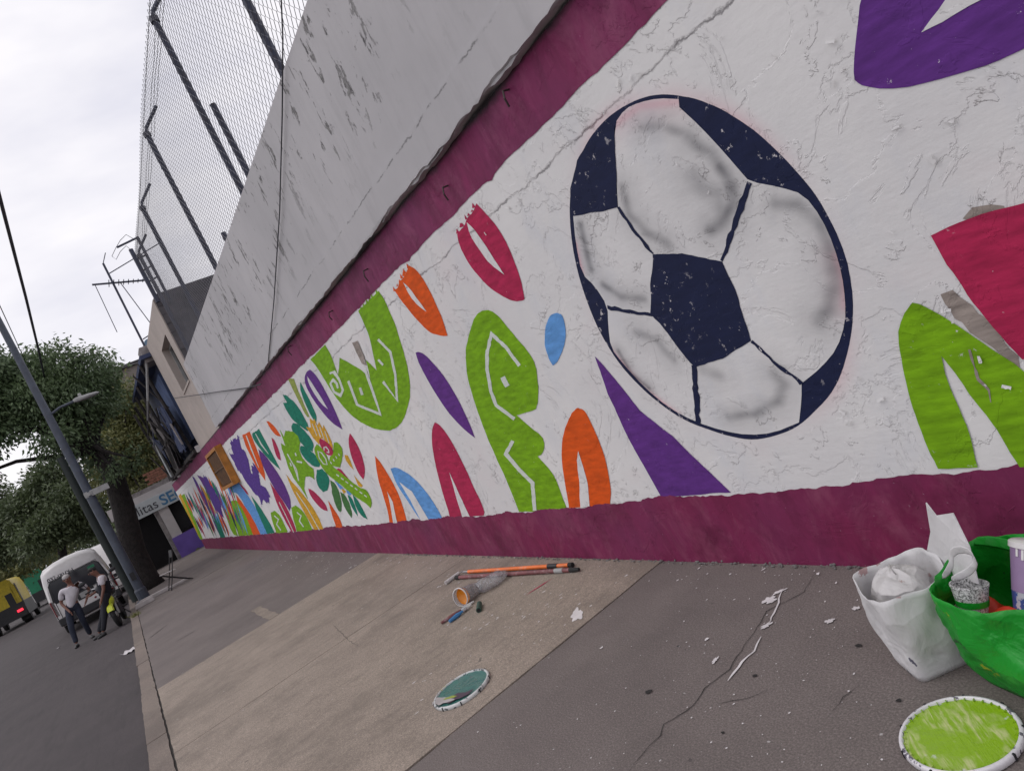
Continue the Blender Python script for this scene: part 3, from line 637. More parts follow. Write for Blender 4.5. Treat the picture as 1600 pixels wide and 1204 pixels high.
# the football
ball = wpart('painted_football', sheet(towall(chaikin(C.px([(410, 57), (480, 75), (560, 115), (650, 175), (740, 260), (810, 340), (870, 430), (915, 530), (940, 620), (950, 700), (945, 800), (925, 900), (890, 980), (830, 1050), (770, 1100), (700, 1128), (620, 1137), (540, 1120), (450, 1090), (370, 1045), (290, 980), (220, 905), (165, 820), (120, 720), (85, 610), (65, 510), (60, 400), (70, 310), (95, 240), (140, 165), (200, 110), (270, 70), (340, 55)]), 2)), WY-0.0012, 0.001), M['navy'])
def ball_panel():
    """white leather of the ball with the black and red spray-can shading the painter put on it"""
    inner = chaikin(C.px([(403, 70), (405, 95), (470, 155), (540, 230), (600, 300), (625, 328), (720, 345), (795, 368), (850, 440), (890, 530), (915, 620), (925, 700), (925, 770), (900, 850), (850, 910), (788, 960), (788, 1010), (780, 1082), (700, 1115), (620, 1122), (540, 1108), (450, 1078), (370, 1035), (295, 972), (228, 898), (190, 848), (182, 780), (180, 718), (140, 655), (100, 618), (80, 520), (72, 432), (140, 418), (213, 408), (207, 300), (200, 150), (235, 100), (280, 80), (340, 67)]), 1, 40)
    W = np.array(towall(inner)); x0, z0 = W.min(0); x1, z1 = W.max(0); st = 0.011
    nx, nz_ = int((x1-x0)/st)+1, int((z1-z0)/st)+1
    bm = bmesh.new(); r_ = delaunay_2d_cdt([Vector((p[0], p[1])) for p in W], [], [list(range(len(W)))], 1, 1e-6)
    vs_ = [bm.verts.new((v.x, 0, v.y)) for v in r_[0]]
    for f in r_[2]: bm.faces.new([vs_[i] for i in f])
    for i in range(1, nx):
        bmesh.ops.bisect_plane(bm, geom=bm.verts[:]+bm.edges[:]+bm.faces[:], plane_co=(x0+i*st, 0, 0), plane_no=(1, 0, 0))
    for i in range(1, nz_):
        bmesh.ops.bisect_plane(bm, geom=bm.verts[:]+bm.edges[:]+bm.faces[:], plane_co=(0, 0, z0+i*st), plane_no=(0, 0, 1))
    bm.verts.index_update(); V = np.array([v.co[:] for v in bm.verts]); V[:, 1] = WY-0.0022
    Fc = [[v.index for v in f.verts] for f in bm.faces]; bm.free()
    me = bpy.data.meshes.new('ball_leather'); off = Vector(wall.location)
    me.from_pydata([tuple(Vector(v)-off) for v in V], [], Fc)
    black = np.zeros(len(V)); red = np.zeros(len(V))
    def spray(dst, P, rad, amt):
        Q = np.array(towall(C.px(P))); best = np.full(len(V), 1e9)
        for a, b in zip(Q[:-1], Q[1:]):
            d = b-a; t = np.clip(((V[:, [0, 2]]-a) @ d)/(d@d), 0, 1); best = np.minimum(best, np.linalg.norm(V[:, [0, 2]]-(a+t[:, None]*d), axis=1))
        dst[:] = np.maximum(dst, np.maximum(amt*.85*np.exp(-(best/(rad*1.3))**1.7*1.5), amt*.42*np.exp(-(best/(rad*3.0))**1.6*1.5)))
    S = spray
    S(black, [(290, 160), (350, 152), (430, 182), (480, 215)], .035, .38); S(black, [(430, 190), (500, 240), (555, 305)], .045, .45)
    S(black, [(530, 280), (568, 330), (578, 375)], .040, .55); S(black, [(560, 330), (575, 390), (550, 440), (505, 478)], .045, .55)
    S(black, [(450, 320), (520, 370), (540, 420)], .075, .36)
    S(black, [(228, 350), (248, 430), (300, 485), (370, 525)], .040, .42); S(black, [(290, 490), (375, 520)], .02, .4)
    S(black, [(95, 465), (112, 540), (128, 600)], .035, .5); S(black, [(165, 650), (220, 688), (295, 695)], .030, .48)
    S(black, [(710, 395), (780, 402), (840, 450), (885, 540), (898, 630)], .045, .42); S(black, [(880, 540), (897, 640), (875, 725), (840, 765)], .050, .45)
    S(black, [(215, 860), (255, 930), (310, 975)], .022, .55); S(black, [(270, 800), (335, 825), (385, 885)], .040, .36)
    S(black, [(560, 1066), (640, 1056), (715, 1015)], .035, .45); S(black, [(715, 1015), (735, 960), (700, 930)], .045, .40); S(black, [(480, 915), (530, 935)], .05, .3)
    S(red, [(202, 150), (280, 92), (400, 78)], .030, .40); S(red, [(895, 560), (918, 640), (920, 720)], .025, .38); S(red, [(80, 520), (100, 610)], .012, .5); S(red, [(190, 852), (295, 975), (400, 1055)], .010, .5)
    nzv = 1+0.15*np.sin(V[:, 0]*37+V[:, 2]*21)*np.sin(V[:, 2]*45-V[:, 0]*13)
    for nm, a in (('spray_black', black*nzv*1.4), ('spray_red', red)):
        at = me.attributes.new(nm, 'FLOAT', 'POINT'); at.data.foreach_set('value', np.clip(a, 0, 1).astype(np.float32))
    return me
obj('ball_leather', ball_panel(), M['white'], ball)
def halo():
    """red overspray round the ball, fading into the wall"""
    ring = C.px([(480, 75), (560, 115), (650, 175), (740, 260), (810, 340), (870, 430), (915, 530), (940, 620), (950, 700), (945, 800), (925, 900), (890, 980), (830, 1050), (770, 1100), (700, 1128), (620, 1137), (540, 1120), (450, 1090), (370, 1045), (290, 980), (220, 905), (165, 820), (120, 720), (85, 610), (65, 510), (60, 400), (70, 310), (95, 240), (140, 165), (200, 110), (270, 70), (340, 55), (410, 57)])
    W = np.array(towall(chaikin(ring, 2))); c = W.mean(0); n = len(W); V = []; A = []; Fc = []
    K = 7
    for k in range(K):
        f = 0.98+0.13*k/(K-1)
        for i in range(n):
            w = c+(W[i]-c)*f; V.append((w[0], WY-0.0007+.00055*k/(K-1), w[1]))
            tt = i/n; s = max(math.exp(-((tt-.05)/.06)**2), .8*math.exp(-((tt-.33)/.05)**2), .9*math.exp(-((tt-.88)/.06)**2), .6*math.exp(-((tt-.98)/.05)**2), .12)
            A.append(0.34*s*(1-k/(K-1))**1.6)
    for k in range(K-1):
        for i in range(n): Fc.append((k*n+i, k*n+(i+1) % n, (k+1)*n+(i+1) % n, (k+1)*n+i))
    me = bpy.data.meshes.new('red_overspray'); off = Vector(wall.location); me.from_pydata([tuple(Vector(v)-off) for v in V], [], Fc)
    me.attributes.new('spray_red', 'FLOAT', 'POINT').data.foreach_set('value', np.array(A, np.float32)); return me
obj('red_overspray', halo(), M['white'], ball)
paint(C, 'ball_pentagon', 'navy', [(322, 553), (430, 558), (540, 577), (575, 660), (605, 740), (630, 825), (540, 880), (455, 910), (440, 895), (380, 820), (315, 742), (318, 650)], 2, 0, 0.003, par=ball)
paint(C, 'ball_patch', 'navy', [(200, 150), (207, 300), (213, 410), (140, 420), (66, 434), (62, 350), (85, 260), (130, 190)], 2, 0, 0.003, par=ball)
for P, w in (([(213, 408), (262, 478), (322, 555)], [9, 9, 8]), ([(625, 330), (590, 430), (562, 510), (540, 577)], [14, 17, 15, 12]), ([(180, 722), (250, 735), (322, 746)], 10), ([(630, 825), (700, 890), (790, 962)], [9, 11, 12]), ([(452, 905), (459, 1000), (464, 1088)], [14, 17, 18])):
    stroke(C, 'ball_seam', 'navy', P, w, 2, par=ball, jit=0.003)
# middle of the wall
paint(D, 'painted_leaf', 'crimson', [(540, 155), (552, 135), (565, 128), (580, 92), (598, 80), (612, 40), (640, 68), (700, 140), (750, 245), (775, 320), (788, 390), (770, 398), (715, 383), (660, 345), (600, 280), (560, 215)])
paint(D, 'painted_highlight', 'white', [(578, 108), (602, 128), (640, 185), (680, 242), (714, 298), (665, 262), (622, 205), (590, 155)], 2, 1)
paint(D, 'painted_leaf', 'orange', [(316, 355), (330, 345), (335, 318), (350, 312), (370, 265), (400, 285), (430, 330), (462, 395), (490, 460), (508, 518), (480, 520), (440, 505), (395, 460), (350, 405)])
paint(D, 'painted_highlight', 'white', [(348, 325), (372, 345), (400, 385), (433, 432), (405, 412), (372, 375)], 2, 1)
sp_ = paint(D, 'painted_serpent_body', 'lime', [(258, 355), (285, 400), (315, 470), (345, 560), (368, 650), (375, 720), (360, 800), (330, 850), (290, 865), (240, 855), (180, 825), (120, 765), (70, 690), (35, 630), (12, 605), (65, 552), (88, 590), (112, 663), (118, 598), (160, 622), (210, 650), (232, 697), (222, 640), (212, 605), (252, 645), (240, 590), (225, 520), (205, 470), (186, 430), (220, 398)], smooth=1)
for P, w in (([(82, 655), (98, 650), (118, 680), (130, 715), (122, 735), (98, 722), (85, 692), (95, 678), (108, 692), (112, 708)], 8), ([(150, 682), (182, 768), (266, 803), (240, 725), (210, 640)], 9), ([(276, 685), (326, 752), (320, 660), (302, 578), (258, 533)], 9), ([(192, 706), (200, 732)], 9), ([(258, 605), (276, 625)], 8)):
    stroke(D, 'painted_line', 'outline', P, w, 2, par=sp_)
paint(D, 'bare_patch', 'bare', [(165, 545), (185, 540), (205, 590), (215, 628), (198, 618), (178, 580)], 3, 0, 0.006)
paint(D, 'painted_leaf', 'purple', [(392, 578), (410, 575), (450, 610), (500, 670), (545, 745), (580, 820), (607, 888), (560, 850), (510, 795), (460, 720), (420, 650), (400, 605)])
fg = paint(D, 'painted_serpent_head', 'lime', [(645, 423), (680, 435), (740, 505), (800, 575), (830, 625), (833, 690), (838, 705), (832, 780), (815, 790), (758, 806), (800, 845), (850, 880), (860, 915), (850, 945), (835, 955), (885, 1010), (910, 1060), (942, 1150), (870, 1155), (770, 1160), (735, 1075), (690, 970), (645, 870), (610, 770), (580, 670), (572, 580), (585, 510), (610, 445)], smooth=1)
for P, w in (([(770, 628), (720, 560), (668, 512), (652, 580), (652, 640), (666, 720), (685, 770), (752, 820)], 12), ([(745, 898), (720, 945), (770, 1005), (816, 1050), (824, 1150)], 13), ([(708, 668), (726, 702)], 18)):
    stroke(D, 'painted_line', 'outline', P, w, 2, par=fg)
paint(D, 'painted_drop', 'blue', [(905, 433), (925, 445), (938, 500), (930, 560), (910, 610), (890, 627), (872, 600), (858, 545), (860, 490), (880, 445)])
paint(D, 'painted_leaf', 'crimson', [(462, 832), (480, 840), (520, 895), (560, 970), (600, 1060), (630, 1120), (655, 1200), (600, 1205), (530, 1205), (495, 1105), (470, 1010), (452, 920), (450, 860)])
paint(D, 'painted_highlight', 'white', [(515, 1012), (545, 1078), (606, 1205), (578, 1205), (535, 1085)], 2, 0)
paint(D, 'painted_leaf', 'orange', [(985, 780), (1005, 790), (1040, 860), (1075, 950), (1095, 1040), (1108, 1150), (1030, 1152), (955, 1155), (930, 1050), (920, 960), (925, 880), (950, 810), (972, 783)])
paint(D, 'painted_highlight', 'white', [(982, 935), (1000, 990), (1018, 1060), (1032, 1152), (994, 1152), (985, 1050), (977, 970)], 2, 0)
paint(D, 'painted_leaf', 'orange', [(245, 952), (265, 975), (300, 1030), (335, 1100), (370, 1210), (308, 1215), (280, 1110), (255, 1030)])
paint(D, 'painted_highlight', 'white', [(290, 1080), (310, 1120), (334, 1210), (320, 1212), (302, 1135)], 2, 0)
paint(D, 'painted_leaf', 'blue', [(302, 1000), (325, 993), (380, 1025), (430, 1080), (470, 1140), (505, 1210), (425, 1212), (360, 1110), (320, 1050)])
paint(D, 'painted_highlight', 'white', [(335, 1048), (380, 1082), (455, 1212), (425, 1212), (375, 1115)], 2, 0)
paint(F, 'painted_leaf', 'purple', [(810, 110), (826, 78), (845, 65), (880, 95), (930, 180), (985, 290), (1020, 370), (1035, 415), (985, 385), (930, 330), (870, 250), (820, 165)])
paint(F, 'painted_highlight', 'white', [(828, 100), (860, 148), (905, 218), (952, 297), (912, 265), (868, 202), (835, 140)], 2, 1)
random.seed(5)
for A_, B_, m_ in (((540, 150), (612, 42), 'crimson'), ((316, 355), (368, 268), 'orange'), ((186, 432), (256, 358), 'lime')):
    for k in range(7):
        f_ = (k+random.uniform(.1, .9))/7; x_, y_ = A_[0]+(B_[0]-A_[0])*f_, A_[1]+(B_[1]-A_[1])*f_; l_ = random.uniform(2, 17); w_ = random.uniform(3, 8)
        paint(D, 'dry_brush_mark', m_, [(x_-w_, y_+8), (x_-l_*.45, y_-l_*.75), (x_+w_, y_+4)], 1, 0, 0.003, clipz=False)
# feathered serpent
for m_, P in (('teal', [(218, 82), (260, 95), (320, 150), (375, 230), (435, 345), (425, 385), (370, 345), (300, 290), (250, 215), (222, 152), (255, 150), (235, 115)]),
              ('olive', [(262, -45), (308, -50), (350, 60), (400, 180), (440, 270), (415, 265), (360, 160), (310, 60)]),
              ('teal', [(360, -21), (400, 50), (450, 150), (485, 230), (498, 270), (495, 322), (470, 290), (425, 210), (385, 110), (360, 30)]),
              ('teal', [(300, 315), (340, 320), (400, 380), (450, 440), (475, 490), (465, 550), (420, 530), (350, 460), (300, 390), (288, 345)]),
              ('teal', [(370, 500), (420, 520), (490, 580), (525, 640), (520, 680), (470, 670), (410, 620), (365, 560), (360, 520)]),
              ('teal', [(500, 700), (540, 690), (590, 740), (605, 800), (590, 865), (550, 880), (510, 840), (490, 770)]),
              ('pine', [(610, 785), (650, 810), (690, 900), (705, 1000), (695, 1050), (670, 1030), (630, 930)]),
              ('pine', [(690, 880), (730, 900), (770, 980), (790, 1060), (785, 1095), (750, 1050), (715, 980)]),
              ('teal', [(750, 900), (780, 920), (820, 1010), (835, 1080), (800, 1030), (765, 960)]),
              ('teal', [(790, 895), (830, 940), (880, 1030), (915, 1105), (870, 1080), (820, 1010)])):
    paint(E5, 'painted_feather', m_, P, smooth=1)
paint(E5, 'painted_crest', 'yellow', [(440, 275), (470, 300), (478, 280), (505, 340), (515, 305), (545, 360), (552, 330), (590, 400), (620, 470), (632, 530), (590, 480), (540, 440), (515, 490), (470, 440), (440, 390), (412, 350), (450, 355)], 1, 0)
for P in ([(460, 320), (500, 420)], [(490, 320), (530, 430)], [(525, 350), (560, 450)], [(565, 380), (600, 480)]): stroke(E5, 'painted_line', 'outline', P, 6, 2)
hb = paint(E5, 'painted_serpent_body', 'lime', [(195, 370), (230, 430), (240, 375), (300, 385), (345, 420), (365, 480), (355, 540), (380, 600), (430, 660), (470, 690), (480, 780), (440, 750), (405, 760), (395, 850), (425, 940), (370, 850), (310, 770), (270, 690), (240, 600), (210, 520), (205, 480), (240, 500), (215, 430)], smooth=0)
for P, w in (([(258, 568), (305, 655), (330, 720), (352, 790)], 9), ([(310, 655), (335, 700), (350, 785)], 8), ([(335, 628), (380, 640)], 14), ([(280, 640), (292, 668)], 9), ([(322, 560), (332, 585)], 10)): stroke(E5, 'painted_line', 'outline', P, w, 2, par=hb)
hd = paint(E5, 'painted_serpent_head', 'lime', [(478, 520), (500, 490), (540, 520), (580, 580), (600, 640), (650, 690), (720, 740), (790, 800), (850, 845), (885, 850), (910, 868), (940, 930), (952, 985), (935, 1005), (880, 960), (800, 910), (720, 840), (640, 780), (570, 720), (520, 640), (485, 570)], 2, 1)
paint(E5, 'painted_jaw', 'lime', [(640, 470), (680, 480), (715, 540), (705, 610), (690, 680), (640, 670), (600, 650), (600, 610), (630, 570), (635, 510)], 2, 1, par=hd)
stroke(E5, 'painted_line', 'outline', [(510, 545), (540, 560), (575, 610), (585, 655), (555, 650), (520, 600)], 8, 3, True, par=hd)
for k in range(7): stroke(E5, 'painted_line', 'outline', [(660+k*38, 735+k*28), (682+k*38, 752+k*28)], 9, 3, par=hd)
for k in range(4): stroke(E5, 'painted_line', 'outline', [(612+k*22, 632-k*22), (622+k*22, 650-k*22)], 8, 3, par=hd)
paint(E5, 'painted_crown', 'crimson', [(525, 440), (560, 455), (610, 500), (635, 545), (630, 575), (590, 580), (550, 540), (520, 480)], 3, 1, par=hd)
stroke(E5, 'painted_line', 'outline', [(562, 540), (560, 515), (578, 512), (598, 535), (600, 560), (582, 550)], 8, 4, par=hd)
paint(E5, 'painted_tongue', 'crimson', [(640, 690), (690, 690), (740, 745), (785, 805), (730, 780), (680, 740)], 1, 1, par=hd)
for P in ([(725, 575), (750, 580), (775, 630), (800, 700), (770, 670), (735, 620)], [(800, 740), (840, 790), (875, 830), (860, 842), (840, 830)]): paint(E5, 'painted_fang', 'yellow', P, 1, 0, par=hd)
paint(E5, 'painted_leaf', 'crimson', [(770, 400), (800, 440), (850, 530), (885, 640), (895, 720), (880, 780), (840, 730), (790, 620), (760, 500), (758, 440)])
paint(E5, 'painted_leaf', 'yellow', [(248, 735), (290, 790), (370, 880), (450, 980), (510, 1080), (560, 1200), (490, 1210), (420, 1090), (350, 960), (290, 850)])
stroke(E5, 'painted_line', 'outline', [(330, 880), (420, 1010), (520, 1190)], 6, 2)
paint(E5, 'painted_leaf', 'crimson', [(430, 852), (470, 870), (530, 930), (575, 990), (588, 1035), (550, 1030), (490, 970), (445, 910)])
paint(E5, 'painted_leaf', 'crimson', [(128, 435), (150, 450), (190, 540), (205, 620), (180, 610), (150, 540)])
paint(E5, 'painted_leaf', 'orange', [(85, 298), (120, 310), (170, 365), (205, 425), (175, 425), (130, 380)])
paint(E5, 'painted_patch', 'blue', [(640, 785), (700, 830), (722, 862), (690, 860)], 1, 0); paint(E5, 'painted_patch', 'blue', [(735, 848), (795, 892), (770, 908), (745, 890)], 1, 0); paint(E5, 'painted_patch', 'yellow', [(695, 845), (738, 878), (722, 898)], 1, 0)
paint(E5, 'painted_leaf', 'orange', [(590, 950), (630, 1010), (680, 1080), (725, 1200), (670, 1205), (630, 1090)])
for P in ([(290, 1010), (320, 988), (370, 1020), (420, 1090), (475, 1215), (345, 1225), (310, 1120)], [(120, 1050), (150, 1032), (200, 1070), (270, 1225), (178, 1235), (135, 1130)]):
    a_ = paint(E5, 'painted_arch', 'lime', P)
    c_ = np.mean(P, 0); stroke(E5, 'painted_line', 'outline', [tuple(c_+(-25, -50)), tuple(c_+(10, -20)), tuple(c_+(-5, 20)), tuple(c_+(30, 70))], 9, 2, par=a_)
paint(E5, 'painted_leaf', 'crimson', [(115, 800), (150, 850), (220, 950), (280, 1060), (342, 1220), (300, 1225), (220, 1080), (160, 950)])
stroke(E5, 'painted_line', 'outline', [(190, 960), (250, 1080), (310, 1210)], 6, 2)
paint(E5, 'painted_leaf', 'purple', [(20, 530), (60, 560), (150, 680), (220, 790), (270, 900), (290, 980), (278, 1040), (230, 960), (150, 850), (80, 720), (40, 620)])
# far stretch
paint(F, 'painted_leaf', 'teal', [(505, 440), (545, 412), (580, 480), (630, 570), (672, 655), (600, 590), (540, 515), (510, 470)])
stroke(F, 'painted_line', 'outline', [(525, 440), (560, 505), (602, 560)], [4, 9, 3], 2)
paint(F, 'painted_leaf', 'orange', [(447, 450), (490, 428), (515, 490), (550, 580), (575, 650), (583, 718), (545, 665), (500, 580), (465, 510)])
stroke(F, 'painted_line', 'outline', [(470, 450), (500, 530), (545, 640)], [6, 8, 3], 2)
paint(F, 'painted_splash', 'violet', [(375, 495), (398, 470), (425, 455), (440, 520), (470, 555), (485, 610), (500, 680), (505, 640), (515, 612), (540, 660), (555, 740), (585, 758), (608, 800), (603, 850), (570, 828), (560, 870), (545, 812), (520, 790), (480, 740), (440, 670), (420, 660), (400, 610), (372, 560), (395, 560)], 1, 0, 0.02)
for m_, P in (('crimson', [(430, 730), (470, 770), (485, 800), (450, 780)]), ('blue', [(360, 760), (425, 730), (470, 790), (530, 880), (600, 1035), (553, 1040), (490, 930), (430, 800), (388, 780), (375, 808)]),
              ('orange', [(408, 795), (450, 850), (510, 940), (558, 1040), (515, 1042), (465, 940), (420, 850)]), ('teal', [(498, 802), (550, 870), (600, 950), (645, 1035), (597, 1037), (540, 910)]),
              ('lime', [(380, 835), (410, 830), (460, 900), (510, 1035), (425, 1040), (395, 930), (380, 870)]), ('lime', [(330, 840), (360, 870), (395, 950), (420, 1042), (388, 1030), (345, 910)]),
              ('crimson', [(312, 788), (360, 860), (405, 945), (370, 905)]), ('purple', [(180, 682), (230, 705), (280, 780), (310, 860), (340, 935), (300, 900), (250, 810), (210, 730)]),
              ('yellow', [(195, 735), (225, 770), (265, 850), (295, 912), (250, 882), (215, 820)]), ('violet', [(150, 688), (170, 702), (220, 810), (268, 905), (240, 880), (190, 780)]),
              ('teal', [(263, 878), (292, 912), (358, 1070), (330, 1072), (290, 980)]), ('lime', [(78, 812), (105, 792), (150, 900), (190, 1000), (228, 1085), (200, 1070), (150, 960), (100, 870)]),
              ('yellow', [(70, 806), (84, 792), (110, 850), (170, 985), (210, 1080), (150, 962), (95, 850)])):
    paint(F, 'painted_leaf', m_, P, smooth=1, jit=0.006)
random.seed(21)
cols = ['navy', 'crimson', 'orange', 'violet', 'teal', 'purple', 'crimson', 'blue', 'pine', 'orange']
for k in range(78):       # thin leaves that run together in the distance
    x0 = 100+(k % 39)*6.0+random.uniform(-4, 4); topl = 770-0.78*(x0-95)
    f0 = random.uniform(0.0, 0.62); f1 = min(1.0, f0+random.uniform(0.2, 0.45))
    X0, Y0 = x0, topl+18; X1, Y1 = x0+120+(1085-topl)*0.08, 1092-0.13*(x0-100)
    a = (X0+(X1-X0)*f0, Y0+(Y1-Y0)*f0); b = (X0+(X1-X0)*f1, Y0+(Y1-Y0)*f1); w = random.uniform(2.8, 6.2)
    paint(F, 'painted_leaf', cols[k % 10], [a, ((a[0]+b[0])/2+w, (a[1]+b[1])/2-w*.5), b, ((a[0]+b[0])/2-w, (a[1]+b[1])/2+w*.5)], 1, 1, jit=0.005)
paint(F, 'painted_splash', 'violet', [(215, 690), (240, 700), (262, 745), (285, 770), (300, 820), (325, 860), (318, 890), (335, 930), (305, 900), (290, 890), (270, 850), (255, 800), (240, 790), (228, 740)], 2, 0, 0.02)
# flakes of old paint curling off the wall
fl = 0
for px in ((806, 305), (810, 312), (795, 322), (1060, 255), (1082, 262), (1110, 300), (1020, 245), (1400, 195), (1315, 110), (1305, 130), (985, 120), (1000, 118), (965, 128), (945, 175), (1318, 640), (1325, 690), (1330, 660), (1210, 735), (870, 205), (760, 365), (1455, 250), (1395, 360), (1480, 480), (1492, 500), (1530, 560), (1575, 600), (1280, 20), (1300, 60), (1210, 90), (1130, 60), (1485, 185), (840, 285), (1375, 620), (1345, 590)):
    q = hit(np.array([px]), 1, WY)[0]; s = random.uniform(.006, .016); a = random.uniform(0, 6.28); mb = MB(); n = 5; V = []
    for i in range(n):
        for j in range(4):
            u, v = (i/(n-1)-.5)*s*2.2, (j/3)*s*random.uniform(.7, 1.1); lift = (v/s)**2*random.uniform(.0008, .003)
            V.append((q[0]+u*math.cos(a)-v*math.sin(a), WY-0.0115-lift, q[2]+u*math.sin(a)+v*math.cos(a)))
    mb.add(V, [(i*4+j, i*4+j+1, (i+1)*4+j+1, (i+1)*4+j) for i in range(n-1) for j in range(3)])
    wpart('paint_flake', mb, M['white'], smooth='all')
# ---------- orange louvred box on the far stretch
bx = thing('louvred_window_box', 'orange wooden louvred box fixed high on the painted wall', 'vent', (-17.55, WY, 2.18))
def lp(name, mb, mat, par=bx): return obj(name, mb, mat, par, bevel=0.004)
w2, h2, dp = 0.98, 0.43, 0.16
for z in (-h2, h2): lp('frame_rail', MB().box((0, -dp/2-.003, z), (2*w2, dp, 0.075)), M['wood_orange'])
for x in (-w2+.04, w2-.04): lp('frame_stile', MB().box((x, -dp/2-.003, 0), (0.08, dp, 2*h2-.08)), M['wood_orange'])
lp('back_panel', MB().box((0, -0.02, 0), (2*w2-.17, 0.03, 2*h2-.09)), M['void'])
for k in range(12): lp('louvre', MB().box((-w2+.17+k*(2*w2-.34)/11, -dp*.62, 0), (0.10, 0.014, 2*h2-.10), Matrix.Rotation(R(38), 3, 'Z')), M['wood_dark'])
lp('cross_slat', MB().box((0, -dp*.95, 0.0), (2*w2-.17, 0.012, 0.03)), M['wood_dark'])

# ================================================================== chain-link fence of the ball court
FY = WY+0.10; FT = 6.72
fence = thing('chain_link_fence', 'tall chain-link fence with dark blue posts on top of the wall', 'fence', (-7, FY, 4.40))
def fpart(name, mb, mat, par=None, **k): return obj(name, mb, mat, par or fence, world=True, **k)
posts = [-15.35, -13.0, -10.45, -7.88, -5.55, -3.2, -0.85, 1.5]
for i, x in enumerate(posts[:]):
    po = fpart('post', MB().tube([(x, FY, 4.36), (x, FY, FT)], 0.039, 8), M['fence_blue'], smooth=True)
    fpart('arm', MB().tube([(x, FY, FT-.02), (x, FY+.03, FT+.06), (x, FY+.30, FT+.34)], 0.026, 6), M['fence_blue'], po)
    fpart('clamp', MB().lathe([(.055, -.03), (.055, .03)], (x, FY, FT-.04), 8), M['wire'], po)
for x, z0, z1 in ((-8.15, 4.36, 5.75), (-10.2, 4.36, 4.95)):
    fpart('stub_post', MB().tube([(x, FY+.25, z0), (x, FY+.25, z1)], 0.04, 8), M['fence_blue'], smooth=True)
fpart('brace', MB().tube([(-7.95, FY+.12, 4.62), (-7.4, FY+.12, 4.38)], 0.03, 6), M['fence_blue'])
mesh = MB(); pz = 0.112; V = []; Fc = []
nx = int((1.5+15.35)/(pz/2))
for i in range(nx):
    ph = i*pz/2-15.35; path = []
    nzs = int((FT+.10-4.36)/(pz/2))
    for k in range(nzs+1):
        z = 4.36+k*pz/2; x = ph+pz*.25*(1 if (k+i) % 2 else -1)
        path.append((x+.012*math.sin(z*3+ph), FY-.048+.012*math.sin(ph*1.3+z*1.7)+(.004 if k % 2 else -.004)*(1 if i % 2 else -1), z))
    r = .0028; b = len(V)
    for p in path: V += [(p[0]-r, p[1], p[2]), (p[0], p[1]-r, p[2]), (p[0]+r, p[1], p[2]), (p[0], p[1]+r, p[2])]
    for k in range(len(path)-1):
        for q in range(4): Fc.append((b+k*4+q, b+k*4+(q+1) % 4, b+k*4+4+(q+1) % 4, b+k*4+4+q))
mesh.v = V; mesh.f = Fc
fpart('wire_mesh', mesh, M['wire'], kind='stuff')
for dy, dz in ((.10, .12), (.19, .22), (.29, .33)):
    fpart('barbed_wire', MB().tube([(x, FY+dy, FT+dz-.02*(i % 2)) for i, x in enumerate(np.linspace(-15.3, 1.5, 30))], .0035, 4), M['wire'])
fpart('top_wire', MB().tube([(-15.3, FY-.04, FT+.0), (1.5, FY-.04, FT+.0)], .004, 4), M['wire'])
# corner frame at the end of the court with coiled wire
cf = thing('corner_fence_frame', 'dark twin corner posts with coiled wire at the end of the court fence', 'fence post', (-15.62, FY-.05, 5.9))
obj('post', MB().tube([(0, 0, -.15), (0, 0, 1.05)], .045, 8), M['fence_blue'], cf, smooth=True)
obj('post', MB().tube([(0.02, .22, -.2), (0.02, .22, 1.25)], .032, 8), M['fence_blue'], cf, smooth=True)
obj('cross_bar', MB().tube([(0.02, .24, 1.24), (0.02, -.22, 1.16)], .022, 6), M['fence_blue'], cf)
obj('wire_coil', MB().tube([(0.02, .15, 1.22), (.02, .05, 1.36), (.02, -.1, 1.28), (.02, -.25, 1.15), (.02, -.38, 1.02), (.02, -.34, .93), (.02, -.2, 1.06), (.02, -.05, 1.14), (.02, 0, 1.02)], .006, 5), M['wire'], cf)
for z in (.3, .55, .8): obj('rung', MB().tube([(0, 0, z), (.02, .22, z+.05)], .018, 6), M['fence_blue'], cf)
# ================================================================== beige building beyond the court
bb = thing('beige_building', 'beige rendered building with one dark window beyond the court wall', 'building', (-17.6, WY+2, 0))
def bpart(name, mb, mat, par=None, **k): return obj(name, mb, mat, par or bb, world=True, **k)
BX0, BX1, BZ = -19.75, -15.80, 5.88
# front face left open for the window
wx0, wx1, wz0, wz1 = -17.95, -16.40, 4.18, 5.26
for (a, b, c, d) in ((BX0, wx0, 2.925, BZ), (wx1, BX1, 2.925, BZ), (wx0, wx1, 2.925, wz0), (wx0, wx1, wz1, BZ)):
    bpart('wall_panel', MB().box(((a+b)/2, WY+.15, (c+d)/2), (b-a, .30, d-c)), M['beige'])
bpart('rear_volume', MB().box(((BX0+BX1)/2, WY+3.3, BZ/2+1.4), (BX1-BX0-.02, 5.98, BZ-2.9)), M['mortar'])
wn = bpart('window', MB().box(((wx0+wx1)/2, WY+.24, (wz0+wz1)/2), (wx1-wx0, .02, wz1-wz0)), M['glass'])
fr = M['lamp_grey']
for z in (wz0+.03, wz1-.03): bpart('frame', MB().box(((wx0+wx1)/2, WY+.19, z), (wx1-wx0, .06, .06)), fr, wn)
for x in (wx0+.03, (wx0+wx1)/2, wx1-.03): bpart('frame', MB().box((x, WY+.188, (wz0+wz1)/2), (.06, .06, wz1-wz0-.12)), fr, wn)
bpart('sill', MB().box(((wx0+wx1)/2, WY+.01, wz0-.03), (wx1-wx0+.04, .06, .045)), M['beige'], wn)
blk = MB().box((0, 0, 0), (.06, .393, .193)).mesh('concrete_block'); blk.materials.append(M['block'])
